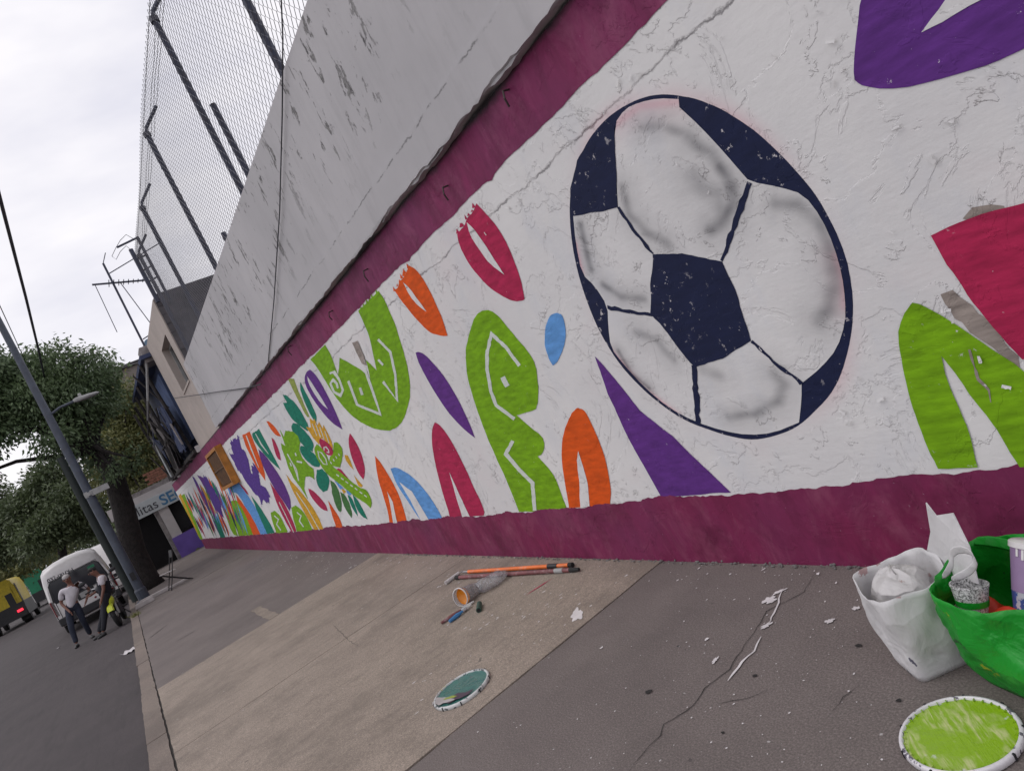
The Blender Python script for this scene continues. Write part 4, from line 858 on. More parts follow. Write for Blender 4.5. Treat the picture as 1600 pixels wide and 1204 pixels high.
for r_ in range(9):
    z = 4.2+r_*.20
    if z > BZ-.05: continue
    for k in range(14):
        half = (r_ % 2 and k == 0)
        y = WY+.12 if half else (WY+.42+(k-1)*.40 if r_ % 2 else WY+.22+k*.40)
        ob = bpy.data.objects.new('concrete_block', blk); COL.objects.link(ob); ob.parent = bb
        if half: ob.scale = (1, .5, 1)
        ob.location = Vector((BX1+.002+random.uniform(0, .018), y, z))-bb.location; ob.rotation_euler = (0, random.uniform(-.01, .01), random.uniform(-.01, .01))
bpart('coping', MB().box((BX1-.08, WY+2.9, BZ+.04), (.22, 5.6, .09)), M['block'])
# wire hung on the wall and a cable across
tag(obj('hanging_wire', MB().tube([hit(np.array([p]), 1, WY-.085)[0] for p in ((437, -60), (442, 60), (441, 180), (437, 330), (428, 470), (419, 565))], .006, 5), M['cable']), 'thin black wire hanging down over the weathered upper wall', 'wire')
tag(obj('strung_cable', MB().tube([hit(np.array([p]), 1, WY-.09)[0] for p in ((272, 622), (300, 618), (340, 612), (385, 606), (408, 600))], .008, 5), M['cable']), 'thin black cable strung across the beige building near the band', 'cable')
# ---------- antenna and roof tank behind the beige building
an = thing('television_antenna', 'television aerial on a thin mast above the dark blue building', 'antenna', (-20.3, WY+.02, 5.6))
obj('mast', MB().tube([(0, 0, 0), (0.0, .05, 2.8)], .030, 6), M['fence_blue'], an)
obj('whip', MB().tube([(0, .05, 2.8), (0, .22, 3.05)], .012, 5), M['fence_blue'], an)
obj('boom', MB().tube([(0, -.42, 2.36), (0, .78, 2.05)], .026, 6), M['fence_blue'], an)
for k in range(8): obj('element', MB().tube([(-.28+.02*k, -.05+.11*k, 2.26-.028*k), (.28-.02*k, -.05+.11*k, 2.26-.028*k)], .011, 4), M['fence_blue'], an)
obj('stay', MB().tube([(0, .05, 2.5), (0, 1.6, 2.9)], .014, 5), M['fence_blue'], an)
obj('side_pole', MB().tube([(0, .20, 2.2), (0, .45, .55)], .012, 5), M['fence_blue'], an)
obj('side_pole', MB().tube([(0, -.36, 2.34), (0, -.42, 1.0)], .010, 5), M['fence_blue'], an)
obj('cross_bar', MB().tube([(0, .05, .6), (0, .55, .72)], .016, 5), M['fence_blue'], an)
tk = tag(obj('water_drum', MB().lathe([(.02, -.17), (.15, -.16), (.17, -.1), (.17, .1), (.15, .16), (.02, .17)], (-20.6, WY+.20, 6.05), 16, 'X'), mat_simple('pale_blue_drum', (.16, .26, .36), .45), smooth=True), 'small pale blue round drum on the roof by the aerial', 'drum')
# ---------- dark blue building with broken balcony
db = thing('dark_blue_building', 'dark blue run-down building with a sagging balcony over the wall', 'building', (-25, WY+2, 0))
def dpart(name, mb, mat, par=None, **k): return obj(name, mb, mat, par or db, world=True, **k)
dpart('front_wall', MB().box((-23.5, WY+.35, 4.4), (7.4, .3, 2.9)), M['navy_wall'])
dpart('front_wall', MB().box((-29.6, WY+.5, 4.2), (4.7, .3, 2.6)), M['black_wood'])
dpart('rear_volume', MB().box((-25.6, WY+3.5, 2.9), (11.8, 5.6, 5.6)), M['void'])
dpart('balcony_slab', MB().box((-25.0, WY+.12, 2.98), (9.5, .5, .09)), M['black_wood'])
dpart('roof_edge', MB().box((-23.4, WY-.02, 5.75), (7.3, .5, .10), Matrix.Rotation(R(1.5), 3, 'Y')), M['navy_wall'])
dpart('parapet_block', MB().box((-20.25, WY+.05, 5.72), (.75, .45, .42)), M['grey_wood'])
dpart('shutter', MB().box((-22.3, WY+.13, 4.35), (2.6, .08, 2.0)), mat_simple('faded_blue_tarpaulin', (.07, .10, .20), .7, var=.3, scale=3), )
for x in (-20.6, -23.8, -25.6, -27.4, -29.2): dpart('balcony_post', MB().tube([(x, WY-.10, 3.05), (x+random.uniform(-.1, .1), WY-.25, 5.7)], .05, 6), M['black_wood'])
for k in range(16):
    x = -20.5-k*.55+random.uniform(-.2, .2); z = random.uniform(3.4, 5.3)
    dpart('loose_board', MB().box((x, WY-.22+random.uniform(-.1, .15), z), (random.uniform(.08, .2), .03, random.uniform(.5, 1.3)), Matrix.Rotation(random.uniform(-.6, .6), 3, 'Y') @ Matrix.Rotation(random.uniform(-.4, .4), 3, 'X')), random.choice([M['black_wood'], M['grey_wood'], M['navy_wall'], M['black_wood']]))
dpart('balcony_rail', MB().tube([(-20.4, WY-.16, 3.95), (-24, WY-.2, 3.85), (-29.4, WY-.16, 3.97)], .03, 6), M['black_wood'])
for k in range(12): dpart('hanging_sheet', MB().add([Vector((-20.8-k*.72+a*.34, WY-.16+random.uniform(-.12, .1), 3.1+b*random.uniform(.9, 1.5)+.15*math.sin(k))) for b in (0, 1) for a in (-1, 1)], [(0, 1, 3, 2)]), random.choice([M['black_wood'], M['void'], M['navy_wall'], M['grey_wood'], M['black_wood']]), solid=.02)
dpart('hanging_banner', MB().box((-27.6, WY-.24, 3.75), (.4, .03, 1.5), Matrix.Rotation(.12, 3, 'Y')), M['sign'])
dpart('drain_pipe', MB().tube([(-20.0, WY-.12, 5.6), (-20.4, WY-.5, 4.7), (-22.5, WY-.52, 4.5)], .035, 6), M['lamp_grey'])
for k in range(14):
    x = -20.2-k*.6; dpart('debris', MB().box((x, WY+random.uniform(-.02, .1), 2.95+random.uniform(0, .05)), (random.uniform(.1, .4), .16, random.uniform(.05, .2)), Matrix.Rotation(random.uniform(-.5, .5), 3, 'Z')), random.choice([M['grey_wood'], M['white_wall'], M['black_wood']]))

# ================================================================== corner shop past the end of the wall
SX = -34.6
sh = thing('corner_shop', 'white and violet corner shop with a pale sign board', 'shop', (SX-3, 3.5, 0))
def spart(name, mb, mat, par=None, **k): return obj(name, mb, mat, par or sh, world=True, **k)
spart('front_wall', MB().box((SX-.2, 5.2, 1.55), (.3, 4.4, 3.1)), M['white_wall'])
spart('pillar', MB().box((SX-.1, 2.02, 1.35), (.34, .42, 2.7)), M['white_wall'])
spart('plinth', MB().box((SX+.06, 2.70, .46), (.14, 1.84, .95)), M['purple_wall'])
spart('window', MB().box((SX-.18, 2.75, 1.75), (.05, 1.0, 1.4)), M['void'])
spart('door_opening', MB().box((SX-.9, 1.25, 1.25), (.1, 1.3, 2.5)), M['void'])
spart('side_jamb', MB().box((SX-.25, 1.72, 1.25), (.5, .16, 2.5)), M['grey_wood'])
for k in range(5): spart('shutter_guide', MB().box((SX-.05+.0*k, 1.64+.045*k, 1.25), (.03, .022, 2.5)), M['lamp_grey'])
spart('lintel', MB().box((SX-.5, 2.6, 2.95), (.95, 5.0, .5)), M['white_wall'])
spart('ceiling', MB().box((SX-1.1, 1.7, 2.6), (1.6, 2.8, .08)), M['grey_wood'])
spart('rear_volume', MB().box((SX-4, 4.2, 1.6), (6, 6.2, 3.2)), M['grey_wood'])
spart('side_post', MB().box((SX-.2, .62, 1.3), (.2, .16, 2.6)), M['black_wood'])
spart('parapet', MB().box((SX-.4, 2.8, 3.28), (.6, 4.6, .22)), M['grey_wood'])
sg = spart('sign_board', MB().box((SX+.12, 1.95, 2.60), (.12, 2.7, .62)), M['sign'], bevel=.01)
for txt, y, sz, mt in (('talitas', 1.28, .56, 'sign_dark'), ('SEC', 2.58, .64, 'sign_blue')):
    me = text_mesh(txt, sz, txt == 'SEC'); me.materials.append(M[mt]); ob = obj('lettering', me, None, sg)
    ob.matrix_local = Matrix.Translation(Vector((SX+.186, y, 2.58))-sh.location) @ Matrix(((0, 0, 1, 0), (1, 0, 0, 0), (0, 1, 0, 0), (0, 0, 0, 1)))
for r_ in range(5):
    for k in range(9):
        spart('brick', MB().box((SX-.75+random.uniform(-.01, .01), 2.1+k*.27+(.13 if r_ % 2 else 0), 3.52+r_*.11), (.14, .255, .095)), M['brick'])
gw = thing('boundary_wall', 'low brown brick wall seen between the big trunk and the shop', 'wall', (-39.5, .75, 0))
for r_ in range(16):
    for k in range(5): obj('brick', MB().box((random.uniform(-.01, .01), -.6+k*.27+(.13 if r_ % 2 else 0), .08+r_*.14), (.2, .255, .125)), random.choice([M['brick'], M['kerb'], M['grey_wood']]), gw)
obj('core', MB().box((-.06, 0, 1.1), (.1, 1.4, 2.2)), M['mortar'], gw)
tag(obj('pavement_step', rough_rect(-31.24, -30.6, 2.6, 3.6, -.02, .10, .01), M['kerb']), 'low concrete step at the end of the painted wall', 'step')
# weeds along the foot of the wall end and the kerb
def tuft(px, n, h, name_label):
    p = G(*px); mb = MB()
    for k in range(n):
        a = random.uniform(0, 6.28); r = random.uniform(0, .12); b = Vector((p.x+r*math.cos(a)*1.6, p.y+r*math.sin(a), 0)); t = b+Vector((random.gauss(0, h*.5), random.gauss(0, h*.5), h*random.uniform(.4, 1)))
        w = Vector((random.uniform(-1, 1), random.uniform(-1, 1), 0)).normalized()*.008
        mb.add([b-w, b+w, t], [(0, 1, 2)])
    return tag(obj('weed_tuft', mb, M['leaf_olive']), name_label, 'weed')
tuft((212, 962), 90, .13, 'small green weed tuft growing on the kerb edge near the pole')
tuft((309, 858), 120, .10, 'dry weeds growing at the far foot of the painted wall')

# ================================================================== far building behind the trees
fb = thing('far_grey_building', 'big plain grey-brown building standing behind the trees', 'building', (-56, 9, 0))
obj('wall', MB().box((0, 0, 5.8), (11.6, 14, 11.6)), M['far_wall'], fb)
obj('roof_edge', MB().box((0, 0, 11.7), (12.0, 14.4, .22)), M['mortar'], fb)
tag(obj('thin_wire', MB().tube([AX(155, 578, -46), AX(190, 572, -40), AX(222, 566, -28)], .012, 4), M['cable']), 'thin wire from the grey building to the aerial', 'wire')

# ================================================================== trees
def leaves(blobs, n, size, spread=(1, 1, 1), droop=0.5, shell=0.55):
    """leaf-sized faces through a set of ellipsoid clumps; gathered in sprays"""
    vol = np.array([b[3]**3 if np.isscalar(b[3]) else np.prod(b[3]) for b in blobs]); cnt = (n*vol/vol.sum()).astype(int); Vs = []; 
    for b, c in zip(blobs, cnt):
        if c < 4: continue
        r = np.array((b[3],)*3 if np.isscalar(b[3]) else b[3]); ns = max(6, c//26)
        d = rng.normal(size=(ns, 3)); d /= np.linalg.norm(d, axis=1)[:, None]; rad = (shell+(1-shell)*rng.random(ns)**.6)*rng.uniform(.75, 1.12, ns)
        sc = np.array(b[:3])+d*rad[:, None]*r
        idx = rng.integers(0, ns, c); p = sc[idx]+rng.normal(size=(c, 3))*size*np.array((1.5, 1.5, 1.1))
        ax = d[idx]*.6+rng.normal(size=(c, 3))*.6; ax[:, 2] -= droop; ax /= np.linalg.norm(ax, axis=1)[:, None]
        sd_ = np.cross(ax, rng.normal(size=(c, 3))); sd_ /= np.linalg.norm(sd_, axis=1)[:, None]
        L = size*rng.uniform(.7, 1.5, c)[:, None]; Wd = L*.20
        Vs.append(np.stack([p, p+ax*L*.5+sd_*Wd, p+ax*L, p+ax*L*.5-sd_*Wd], 1).reshape(-1, 3))
    V = np.concatenate(Vs); m = len(V)//4
    me = bpy.data.meshes.new('crown'); me.vertices.add(len(V)); me.vertices.foreach_set('co', V.astype(np.float32).ravel())
    me.loops.add(len(V)); me.loops.foreach_set('vertex_index', np.arange(len(V), dtype=np.int32))
    me.polygons.add(m); me.polygons.foreach_set('loop_start', np.arange(0, len(V), 4, dtype=np.int32)); me.polygons.foreach_set('loop_total', np.full(m, 4, np.int32))
    me.update(); me.validate(); return me
def tree(label, base, trunk_pts, trunk_r, blobs, n, size, leafm, limbs=True, group=None, droop=.5, name='street_tree'):
    t = thing(name, label, 'tree', base, 0, group)
    bl = Vector(base); tr = MB().tube([Vector(p)-bl for p in trunk_pts], trunk_r, 12)
    tro = obj('trunk', tr, M['bark'], t, smooth='all')
    if limbs:
        top = Vector(trunk_pts[-1])-bl; lo = Vector(trunk_pts[-2])-bl
        for b in blobs:
            q = Vector(b[:3])-bl; s = lo.lerp(top, random.uniform(.3, 1)); mid = s.lerp(q, .5)+Vector((random.uniform(-.3, .3), random.uniform(-.3, .3), random.uniform(0, .4)))
            obj('limb', MB().tube([s, mid, q], [trunk_r[-1]*.55, trunk_r[-1]*.32, .03], 6), M['bark'], t)
    me = leaves([(b[0]-bl.x, b[1]-bl.y, b[2]-bl.z, b[3]) for b in blobs], n, size, droop=droop); me.materials.append(leafm)
    obj('crown', me, None, t); return t
def blobs_px(L, X, depth=1.0):
    out = []
    for x, y, r in L:
        XX = X+random.uniform(-1, 1)*depth; p = AX(x, y, XX); dep = (np.array(p)-CAM) @ _f; out.append((p.x, p.y, p.z, r*dep/FPX))
    return out
b0 = G(226, 922)
TX = -26.3
trunk = [Vector((TX, .08, -.05)), Vector((TX, .12, .35)), Vector((TX, .22, 1.3)), Vector((TX, .55, 2.7)), Vector((TX+.1, .75, 3.9)), Vector((TX+.1, .6, 5.0))]
bl = blobs_px([(35, 590, 40), (85, 575, 36), (140, 575, 30), (148, 605, 26), (110, 615, 40), (60, 625, 38), (10, 630, 42), (-40, 600, 60), (-60, 670, 55), (140, 640, 28), (105, 660, 34), (85, 690, 26), (5, 670, 22), (125, 690, 28), (-80, 760, 50), (60, 668, 24), (160, 560, 18), (168, 590, 18), (170, 625, 22), (150, 720, 18), (180, 735, 16), (205, 715, 16)], TX, 1.3)
tree('big dark street tree with a thick leaning trunk behind the lamp post', (TX, .1, 0), trunk, [.58, .43, .36, .33, .30, .18], bl, 54000, .135, M['leaf'], droop=.8)
# second tree, lighter, against the grey building
bl = blobs_px([(215, 640, 26), (195, 670, 28), (225, 690, 30), (205, 725, 32), (235, 735, 22), (180, 745, 28), (200, 610, 18), (235, 660, 18), (225, 770, 16), (170, 660, 26), (175, 700, 30), (160, 730, 24), (185, 630, 20)], -37, 1.2)
tree('olive green tree behind the big trunk, beside the dark blue building', (-37, 1.4, 0), [(-37, 1.4, 0), (-37, 1.6, 2), (-37, 1.9, 3.6), (-37, 2.1, 5)], [.22, .17, .14, .08], bl, 30000, .155, M['leaf_olive'], group=None, droop=.35)
# far roadside trees
far = [('dense dark roadside tree rising beyond the white van', -48, -3.3, [(80, 755, 32), (115, 780, 30), (45, 795, 32), (90, 820, 28), (130, 820, 22), (60, 840, 25), (150, 800, 22)], 'leaf_far', 24000),
       ('dark roadside tree with drooping boughs above the yellow truck', -56, -9, [(-10, 790, 30), (-50, 790, 50), (20, 820, 36), (-10, 850, 36), (45, 858, 26), (-50, 860, 50)], 'leaf_far', 20000),
       ('pale olive roadside tree standing between two dark ones', -70, -10.5, [(10, 890, 22), (-25, 900, 30), (30, 880, 18), (60, 868, 20), (85, 858, 16)], 'leaf_olive', 6000),
       ('tall hazy roadside tree behind the green truck', -85, -6, [(40, 850, 30), (80, 845, 26), (110, 845, 22), (0, 850, 34), (130, 850, 18), (150, 845, 16), (170, 840, 16), (60, 885, 22), (100, 880, 18)], 'leaf_far', 9000)]
for lb, X, Y, L, mt, n in far:
    bl = blobs_px(L, X, 2.0); c = np.mean([b[:3] for b in bl], 0)
    tree(lb, (X, Y, ROAD), [(X, Y, ROAD), (X, Y*.8+c[1]*.2, c[2]*.35), (X, Y*.4+c[1]*.6, c[2]*.75), (X, c[1], c[2])], [.32, .26, .2, .1], bl, n, .22 if X > -60 else .30, M[mt], group='trees along the far road', droop=.4)
# far wood closing the view
Vb = [(random.uniform(-150, -110), random.uniform(-60, 12), random.uniform(1.0, 7.0), random.uniform(3, 4.5)) for k in range(46)]
me = leaves(Vb, 16000, .8, droop=.2); me.materials.append(M['leaf_far']); fw = obj('far_wood', me, None, kind='stuff'); fw['label'] = 'distant dark mass of trees closing the end of the road'; fw['category'] = 'wood'

# ================================================================== lamp post, cables
PX, PY = -22.66, -.10
lpst = thing('lamp_post', 'tall grey-blue steel lamp post at the kerb with two arms', 'lamp post', (PX, PY, 0))
obj('shaft', MB().tube([(0, 0, -.02), (0, .01, 3), (0, .04, 6.5), (0, .08, 11.5)], [.125, .115, .095, .07], 12), M['pole'], lpst, smooth=True)
obj('base_plate', MB().box((0, 0, .02), (.42, .42, .04)), M['pole'], lpst)
obj('collar', MB().lathe([(.15, 0), (.15, .3), (.13, .34)], (0, 0, .03), 12), M['pole'], lpst)
obj('hatch', MB().box((.12, 0, .75), (.03, .12, .22)), M['dark_plastic'], lpst)
arm = obj('lamp_arm', MB().tube([(0, .05, 5.66), (0, .35, 5.76), (0, .74, 5.78)], .035, 8), M['pole'], lpst)
obj('lamp_head', MB().loft([[Vector((a*w, y, z+b*h)) for a, b in ((-1, 0), (-.8, .7), (0, 1), (.8, .7), (1, 0), (.8, -.6), (0, -.75), (-.8, -.6))] for y, w, h, z in ((.72, .05, .05, 5.78), (.80, .12, .08, 5.78), (1.1, .15, .075, 5.77), (1.32, .10, .05, 5.765), (1.38, .03, .02, 5.76))]), M['lamp_grey'], arm, smooth=True)
obj('photocell', MB().lathe([(.045, 0), (.045, .07), (.03, .09)], (0, .92, 5.84), 10), M['lamp_grey'], arm)
obj('bracket_sign', MB().box((.09, .20, 3.28), (.03, .62, .16)), M['lamp_grey'], lpst)
obj('bracket_band', MB().lathe([(.135, -.05), (.135, .05)], (0, .02, 3.28), 12), M['lamp_grey'], lpst)
tag(obj('stub_pole', MB().tube([(-24.2, -.30, -.13), (-24.2, -.33, 2.4), (-24.2, -.30, 4.7)], [.13, .12, .10], 10), mat_simple('dark_green_pole_paint', (.010, .017, .016), .6), smooth=True), 'shorter dark green pole standing just behind the lamp post', 'pole')
a, b = AX(70, 592, -26.0), AX(0, 310, -12.0); d = (b-a)
tag(obj('overhead_cable', MB().tube([a-d*.15, a, a.lerp(b, .33)-Vector((0, 0, .10)), a.lerp(b, .66)-Vector((0, 0, .10)), b, b+d*.5+Vector((0, 0, .2)), b+d*1.2+Vector((0, 0, .7))], .028, 6), M['cable']), 'thick black overhead cable running into the big tree', 'cable')
a, b = AX(40, 565, -26.0), AX(0, 478, -17.0); d = (b-a)
tag(obj('service_wire', MB().tube([a, a.lerp(b, .5), b, b+d*1.2], .010, 5), M['cable']), 'thin overhead wire above the tree beside the thick cable', 'wire')
# broken pavement raised round the tree
for k, (px, s) in enumerate((((243, 932), (.9, .16, .10)), ((275, 915), (.8, .14, .07)), ((228, 944), (.5, .16, .12)))):
    p = G(*px); mb = MB().box((0, 0, s[2]/2), s, Matrix.Rotation(R(70+8*k), 3, 'Z'), .85)
    ob = obj('broken_kerb_piece', mb, M['chair_seat'], bevel=.015); ob.location = (p.x, p.y, 0)
    tag(ob, ('long pale broken kerb piece at the foot of the lamp post', 'pale kerb piece beside the trunk toward the folding chair', 'short pale kerb piece at the very edge by the weed tuft')[k], 'kerb piece')

# ================================================================== vehicles
def wheel(par, x, y, r, w, side):
    wh = obj('wheel', MB().lathe([(r*.62, -w/2), (r*.95, -w/2), (r, -w*.3), (r, w*.3), (r*.95, w/2), (r*.62, w/2)], (x, y, r), 20, 'Y'), M['tyre'], par, smooth=True)
    obj('rim', MB().lathe([(r*.1, side*w*.30), (r*.5, side*w*.42), (r*.62, side*w*.48), (r*.63, 0)], (x, y, r), 16, 'Y'), M['lamp_grey'], wh, smooth=True)
    return wh
def make_van(label, group=None):
    """high-roof white minibus; local +X is its tail"""
    v = thing('minibus', label, 'van', (0, 0, 0), 0, group)
    def ring(x, hw, zb, zt, tumble=.86, crown=.06):
        zs = zb+(zt-zb)*.47
        return [Vector((x, y, z)) for y, z in ((-hw*.96, zb), (-hw, zb+.18), (-hw*1.0, zs), (-hw*.93, zb+(zt-zb)*.75), (-hw*tumble, zt-.16), (-hw*tumble*.86, zt-.04), (-hw*.4, zt+crown*.6), (0, zt+crown), (hw*.4, zt+crown*.6), (hw*tumble*.86, zt-.04), (hw*tumble, zt-.16), (hw*.93, zb+(zt-zb)*.75), (hw, zs), (hw, zb+.18), (hw*.96, zb))]
    body = MB().loft([ring(-2.62, .72, .34, .95, .95, 0), ring(-2.5, .86, .30, 1.15, .93, .02), ring(-2.15, .93, .28, 1.55), ring(-1.75, .94, .28, 2.02), ring(-1.3, .94, .28, 2.20), ring(0, .94, .28, 2.24), ring(1.9, .94, .28, 2.22), ring(2.22, .935, .30, 2.17), ring(2.36, .92, .33, 2.06), ring(2.45, .885, .40, 1.85, .83)])
    bo = obj('body', body, M['white_paint'], v, smooth=True)
    # tail: tapers toward the roof, window follows
    def rear(pts, dx=.012): return [Vector((2.45+dx-.0*z, y, z)) for y, z in pts]
    gl = [(-.80, 1.16), (-.73, 1.07), (.73, 1.07), (.80, 1.16), (.73, 1.62), (.64, 1.72), (-.64, 1.72), (-.73, 1.62)]
    rw = obj('rear_window', MB().loft([rear(gl, -.01), rear(gl, .012)]), M['glass'], v)
    obj('window_seal', MB().loft([rear([(y*1.03, 1.39+(z-1.39)*1.07) for y, z in gl], -.012), rear([(y*1.03, 1.39+(z-1.39)*1.07) for y, z in gl], .006)]), M['dark_plastic'], rw)
    obj('window_sticker', MB().box((2.468, .50, 1.61), (.006, .20, .09)), M['truck_green'], rw)
    obj('door_seam', MB().tube([(2.462, -.78, .52), (2.462, -.77, 1.1), (2.462, -.70, 1.76), (2.462, .70, 1.76), (2.462, .77, 1.1), (2.462, .78, .52)], .008, 5), M['dark_plastic'], v)
    obj('bumper', MB().box((2.44, 0, .46), (.20, 1.84, .24)), M['dark_plastic'], v, bevel=.03)
    obj('licence_plate', MB().box((2.474, .05, .93), (.02, .34, .17)), M['lamp_grey'], v)
    obj('plate_recess', MB().box((2.455, .05, .93), (.016, .52, .24)), M['dark_plastic'], v)
    for s in (-1, 1):
        tl = obj('tail_light', MB().box((2.40, s*.855, .92), (.10, .13, .52)), M['lamp_red'], v, bevel=.02)
        obj('tail_housing', MB().box((2.39, s*.855, .66), (.10, .12, .16)), M['dark_plastic'], tl)
        obj('headlight', MB().box((-2.50, s*.66, .82), (.12, .30, .20)), M['chrome'], v, bevel=.03)
        for k, (x0, x1) in enumerate(((-1.45, -.55), (-.5, .65), (.7, 2.05))):
            obj('side_window', MB().loft([[Vector((x, s*(yy+o), z)) for x, yy, z in ((x0, .935, 1.22), (x1, .935, 1.22), (x1-.03, .855, 1.80), (x0+.06, .855, 1.80))] for o in (-.05, .012)]), M['glass'], v)
        obj('mirror', MB().box((-1.75, s*1.08, 1.25), (.10, .14, .24)), M['dark_plastic'], v, bevel=.02)
        wheel(v, -1.7, s*.80, .33, .20, s); wheel(v, 1.45, s*.80, .33, .20, s)
    ws = [(-.80, 1.12), (.80, 1.12), (.70, 1.86), (-.70, 1.86)]
    obj('windscreen', MB().loft([[Vector((-2.47+.70*(z-1.12)/.74-o, y, z)) for y, z in ws] for o in (-.03, .03)]), M['glass'], v)
    obj('front_bumper', MB().box((-2.60, 0, .45), (.16, 1.7, .26)), M['white_paint'], v, bevel=.03)
    obj('grille', MB().box((-2.60, 0, .80), (.06, .9, .14)), M['dark_plastic'], v)
    return v
van = make_van('white high-roof minibus with a dark rear window parked behind two men')
van.location = (-29.55, -1.60, ROAD); van.rotation_euler = (0, 0, R(2))
me = text_mesh('037-0079-J', .17, True); me.materials.append(M['sign_dark'])
lt = obj('fleet_number', me, None, van); lt.matrix_local = Matrix.Translation((2.38, -.28, 1.83)) @ Matrix(((0, 0, 1, 0), (1, 0, 0, 0), (0, 1, 0, 0), (0, 0, 0, 1))) @ Matrix.Rotation(R(-12), 4, 'X')
lt.matrix_local = Matrix.Translation((2.452, -.32, 1.80)) @ Matrix(((0, 0, 1, 0), (1, 0, 0, 0), (0, 1, 0, 0), (0, 0, 0, 1))) @ Matrix.Rotation(R(-6), 4, 'X')
me = text_mesh('TOYOTA', .06, True); me.materials.append(M['sign_dark'])
lt = obj('badge', me, None, van); lt.matrix_local = Matrix.Translation((2.47, .38, 1.04)) @ Matrix(((0, 0, 1, 0), (1, 0, 0, 0), (0, 1, 0, 0), (0, 0, 0, 1)))
v2 = copy_tree(van); v2['label'] = 'white minibus facing the camera, parked ahead of the other minibus'
for ch in list(v2.children):
    if ch.name.split('.')[0] in ('fleet_number', 'badge'): bpy.data.objects.remove(ch)
v2.location = (-37.2, -1.02, ROAD); v2.rotation_euler = (0, 0, R(182))
def make_truck(label, loc, mat, h, w, L, lit, rz=0.0):
    v = thing('box_truck', label, 'truck', loc, rz)
    hw = w/2
    def ring(x, k): return [Vector((x, y*k, z)) for y, z in ((-hw, 1.15), (-hw, h*.82), (-hw*.94, h*.95), (-hw*.8, h), (hw*.8, h), (hw*.94, h*.95), (hw, h*.82), (hw, 1.15))]
    bd = obj('body', MB().loft([ring(-L/2, .97), ring(-L/2+.15, 1), ring(L/2-.15, 1), ring(L/2, .96)]), mat, v, smooth=True)
    obj('rear_panel', MB().box((L/2+.02, 0, 1.15+(h-1.15)*.42), (.05, w*.78, (h-1.15)*.62)), mat, v, bevel=.02)
    obj('rear_hatch', MB().box((L/2+.05, hw*.55, 1.15+(h-1.15)*.35), (.05, w*.16, (h-1.15)*.4)), M['dark_plastic'], v)
    obj('chassis', MB().box((.02, 0, 1.0), (L*1.02, w*1.015, .95)), M['dark_plastic'], v)
    obj('bumper', MB().box((L/2+.05, 0, .62), (.14, w*.96, .2)), M['dark_plastic'], v)
    obj('cab', MB().box((-L/2-1.0, 0, 1.55), (1.8, w*.92, 1.9), taper=.93), M['white_paint'], v, bevel=.08)
    obj('cab_window', MB().box((-L/2-1.0, 0, 1.95), (1.3, w*.925, .6)), M['glass'], v)
    for s in (-1, 1):
        obj('tail_light', MB().box((L/2+.16, s*hw*.72, .98), (.05, .34, .16)), M['tail_lit'] if (lit and s > 0) else M['lamp_red'], v)
        obj('mud_flap', MB().box((L/2-.35, s*hw*.75, .5), (.04, .5, .55)), M['tyre'], v)
        wheel(v, L/2-.95, s*hw*.78, .48, .5, s); wheel(v, -L/2-.9, s*hw*.84, .46, .28, s)
        obj('rail', MB().tube([(L/2-.1, s*hw*1.02, 1.2), (L/2-.1, s*hw*1.02, h*.86)], .04, 6), M['lamp_grey'], v)
    return v
tkp = G(30, 974, ROAD)
make_truck('yellow box truck with a dark chassis and one lit tail light', (-62, -7.75, ROAD), M['truck_yellow'], 3.25, 2.45, 5.2, True)
make_truck('green truck driving ahead of the yellow truck', (-86, -7.9, ROAD), M['truck_green'], 3.5, 2.4, 5.5, False)

# motorcycle ------------------------------------------------------------
mc = thing('motorcycle', 'black motorcycle with a yellow-green front fender parked at the kerb', 'motorcycle', (-21.42, -.75, ROAD), R(-5))
def mp_(name, mb, mat, par=mc, **k): return obj(name, mb, mat, par, **k)
def tyre(x, r=.31, w=.11):
    pts = [(x+(r-.05)*math.cos(a), 0, r+(r-.05)*math.sin(a)) for a in np.linspace(0, 2*math.pi, 29)]
    wh = mp_('wheel', MB().tube(pts, w/2, 8, False), M['tyre'], smooth=True)
    mp_('hub', MB().lathe([(.05, -.07), (.08, -.05), (.08, .05), (.05, .07)], (x, 0, r), 12, 'Y'), M['lamp_grey'], wh)
    for k in range(6): mp_('spoke', MB().tube([(x+.07*math.cos(k*1.047), 0, r+.07*math.sin(k*1.047)), (x+(r-.09)*math.cos(k*1.047), 0, r+(r-.09)*math.sin(k*1.047))], .014, 5), M['dark_plastic'], wh)
tyre(.66); tyre(-.66)
for s in (-1, 1):
    mp_('fork', MB().tube([(.66, s*.10, .31), (.48, s*.10, .86), (.42, s*.10, 1.02)], .026, 8), M['lamp_grey'])
    mp_('swing_arm', MB().tube([(-.66, s*.10, .31), (-.1, s*.12, .42)], .028, 6), M['dark_plastic'])
    mp_('grip', MB().tube([(.30, s*.26, 1.10), (.24, s*.40, 1.08)], .020, 8), M['tyre'])
    mr = mp_('mirror', MB().ball((.34, s*.36, 1.34), (.03, .085, .055), 10, 6), M['dark_plastic']); mp_('stalk', MB().tube([(.33, s*.26, 1.11), (.34, s*.34, 1.32)], .009, 5), M['dark_plastic'], mr)
    mp_('indicator', MB().ball((.52, s*.20, .92), .028, 8, 6), M['lamp_red'])
    mp_('foot_peg', MB().tube([(-.05, s*.12, .36), (-.05, s*.26, .36)], .018, 6), M['tyre'])
mp_('handlebar', MB().tube([(.24, -.38, 1.08), (.32, -.22, 1.12), (.42, 0, 1.05), (.32, .22, 1.12), (.24, .38, 1.08)], .014, 6), M['chrome'])
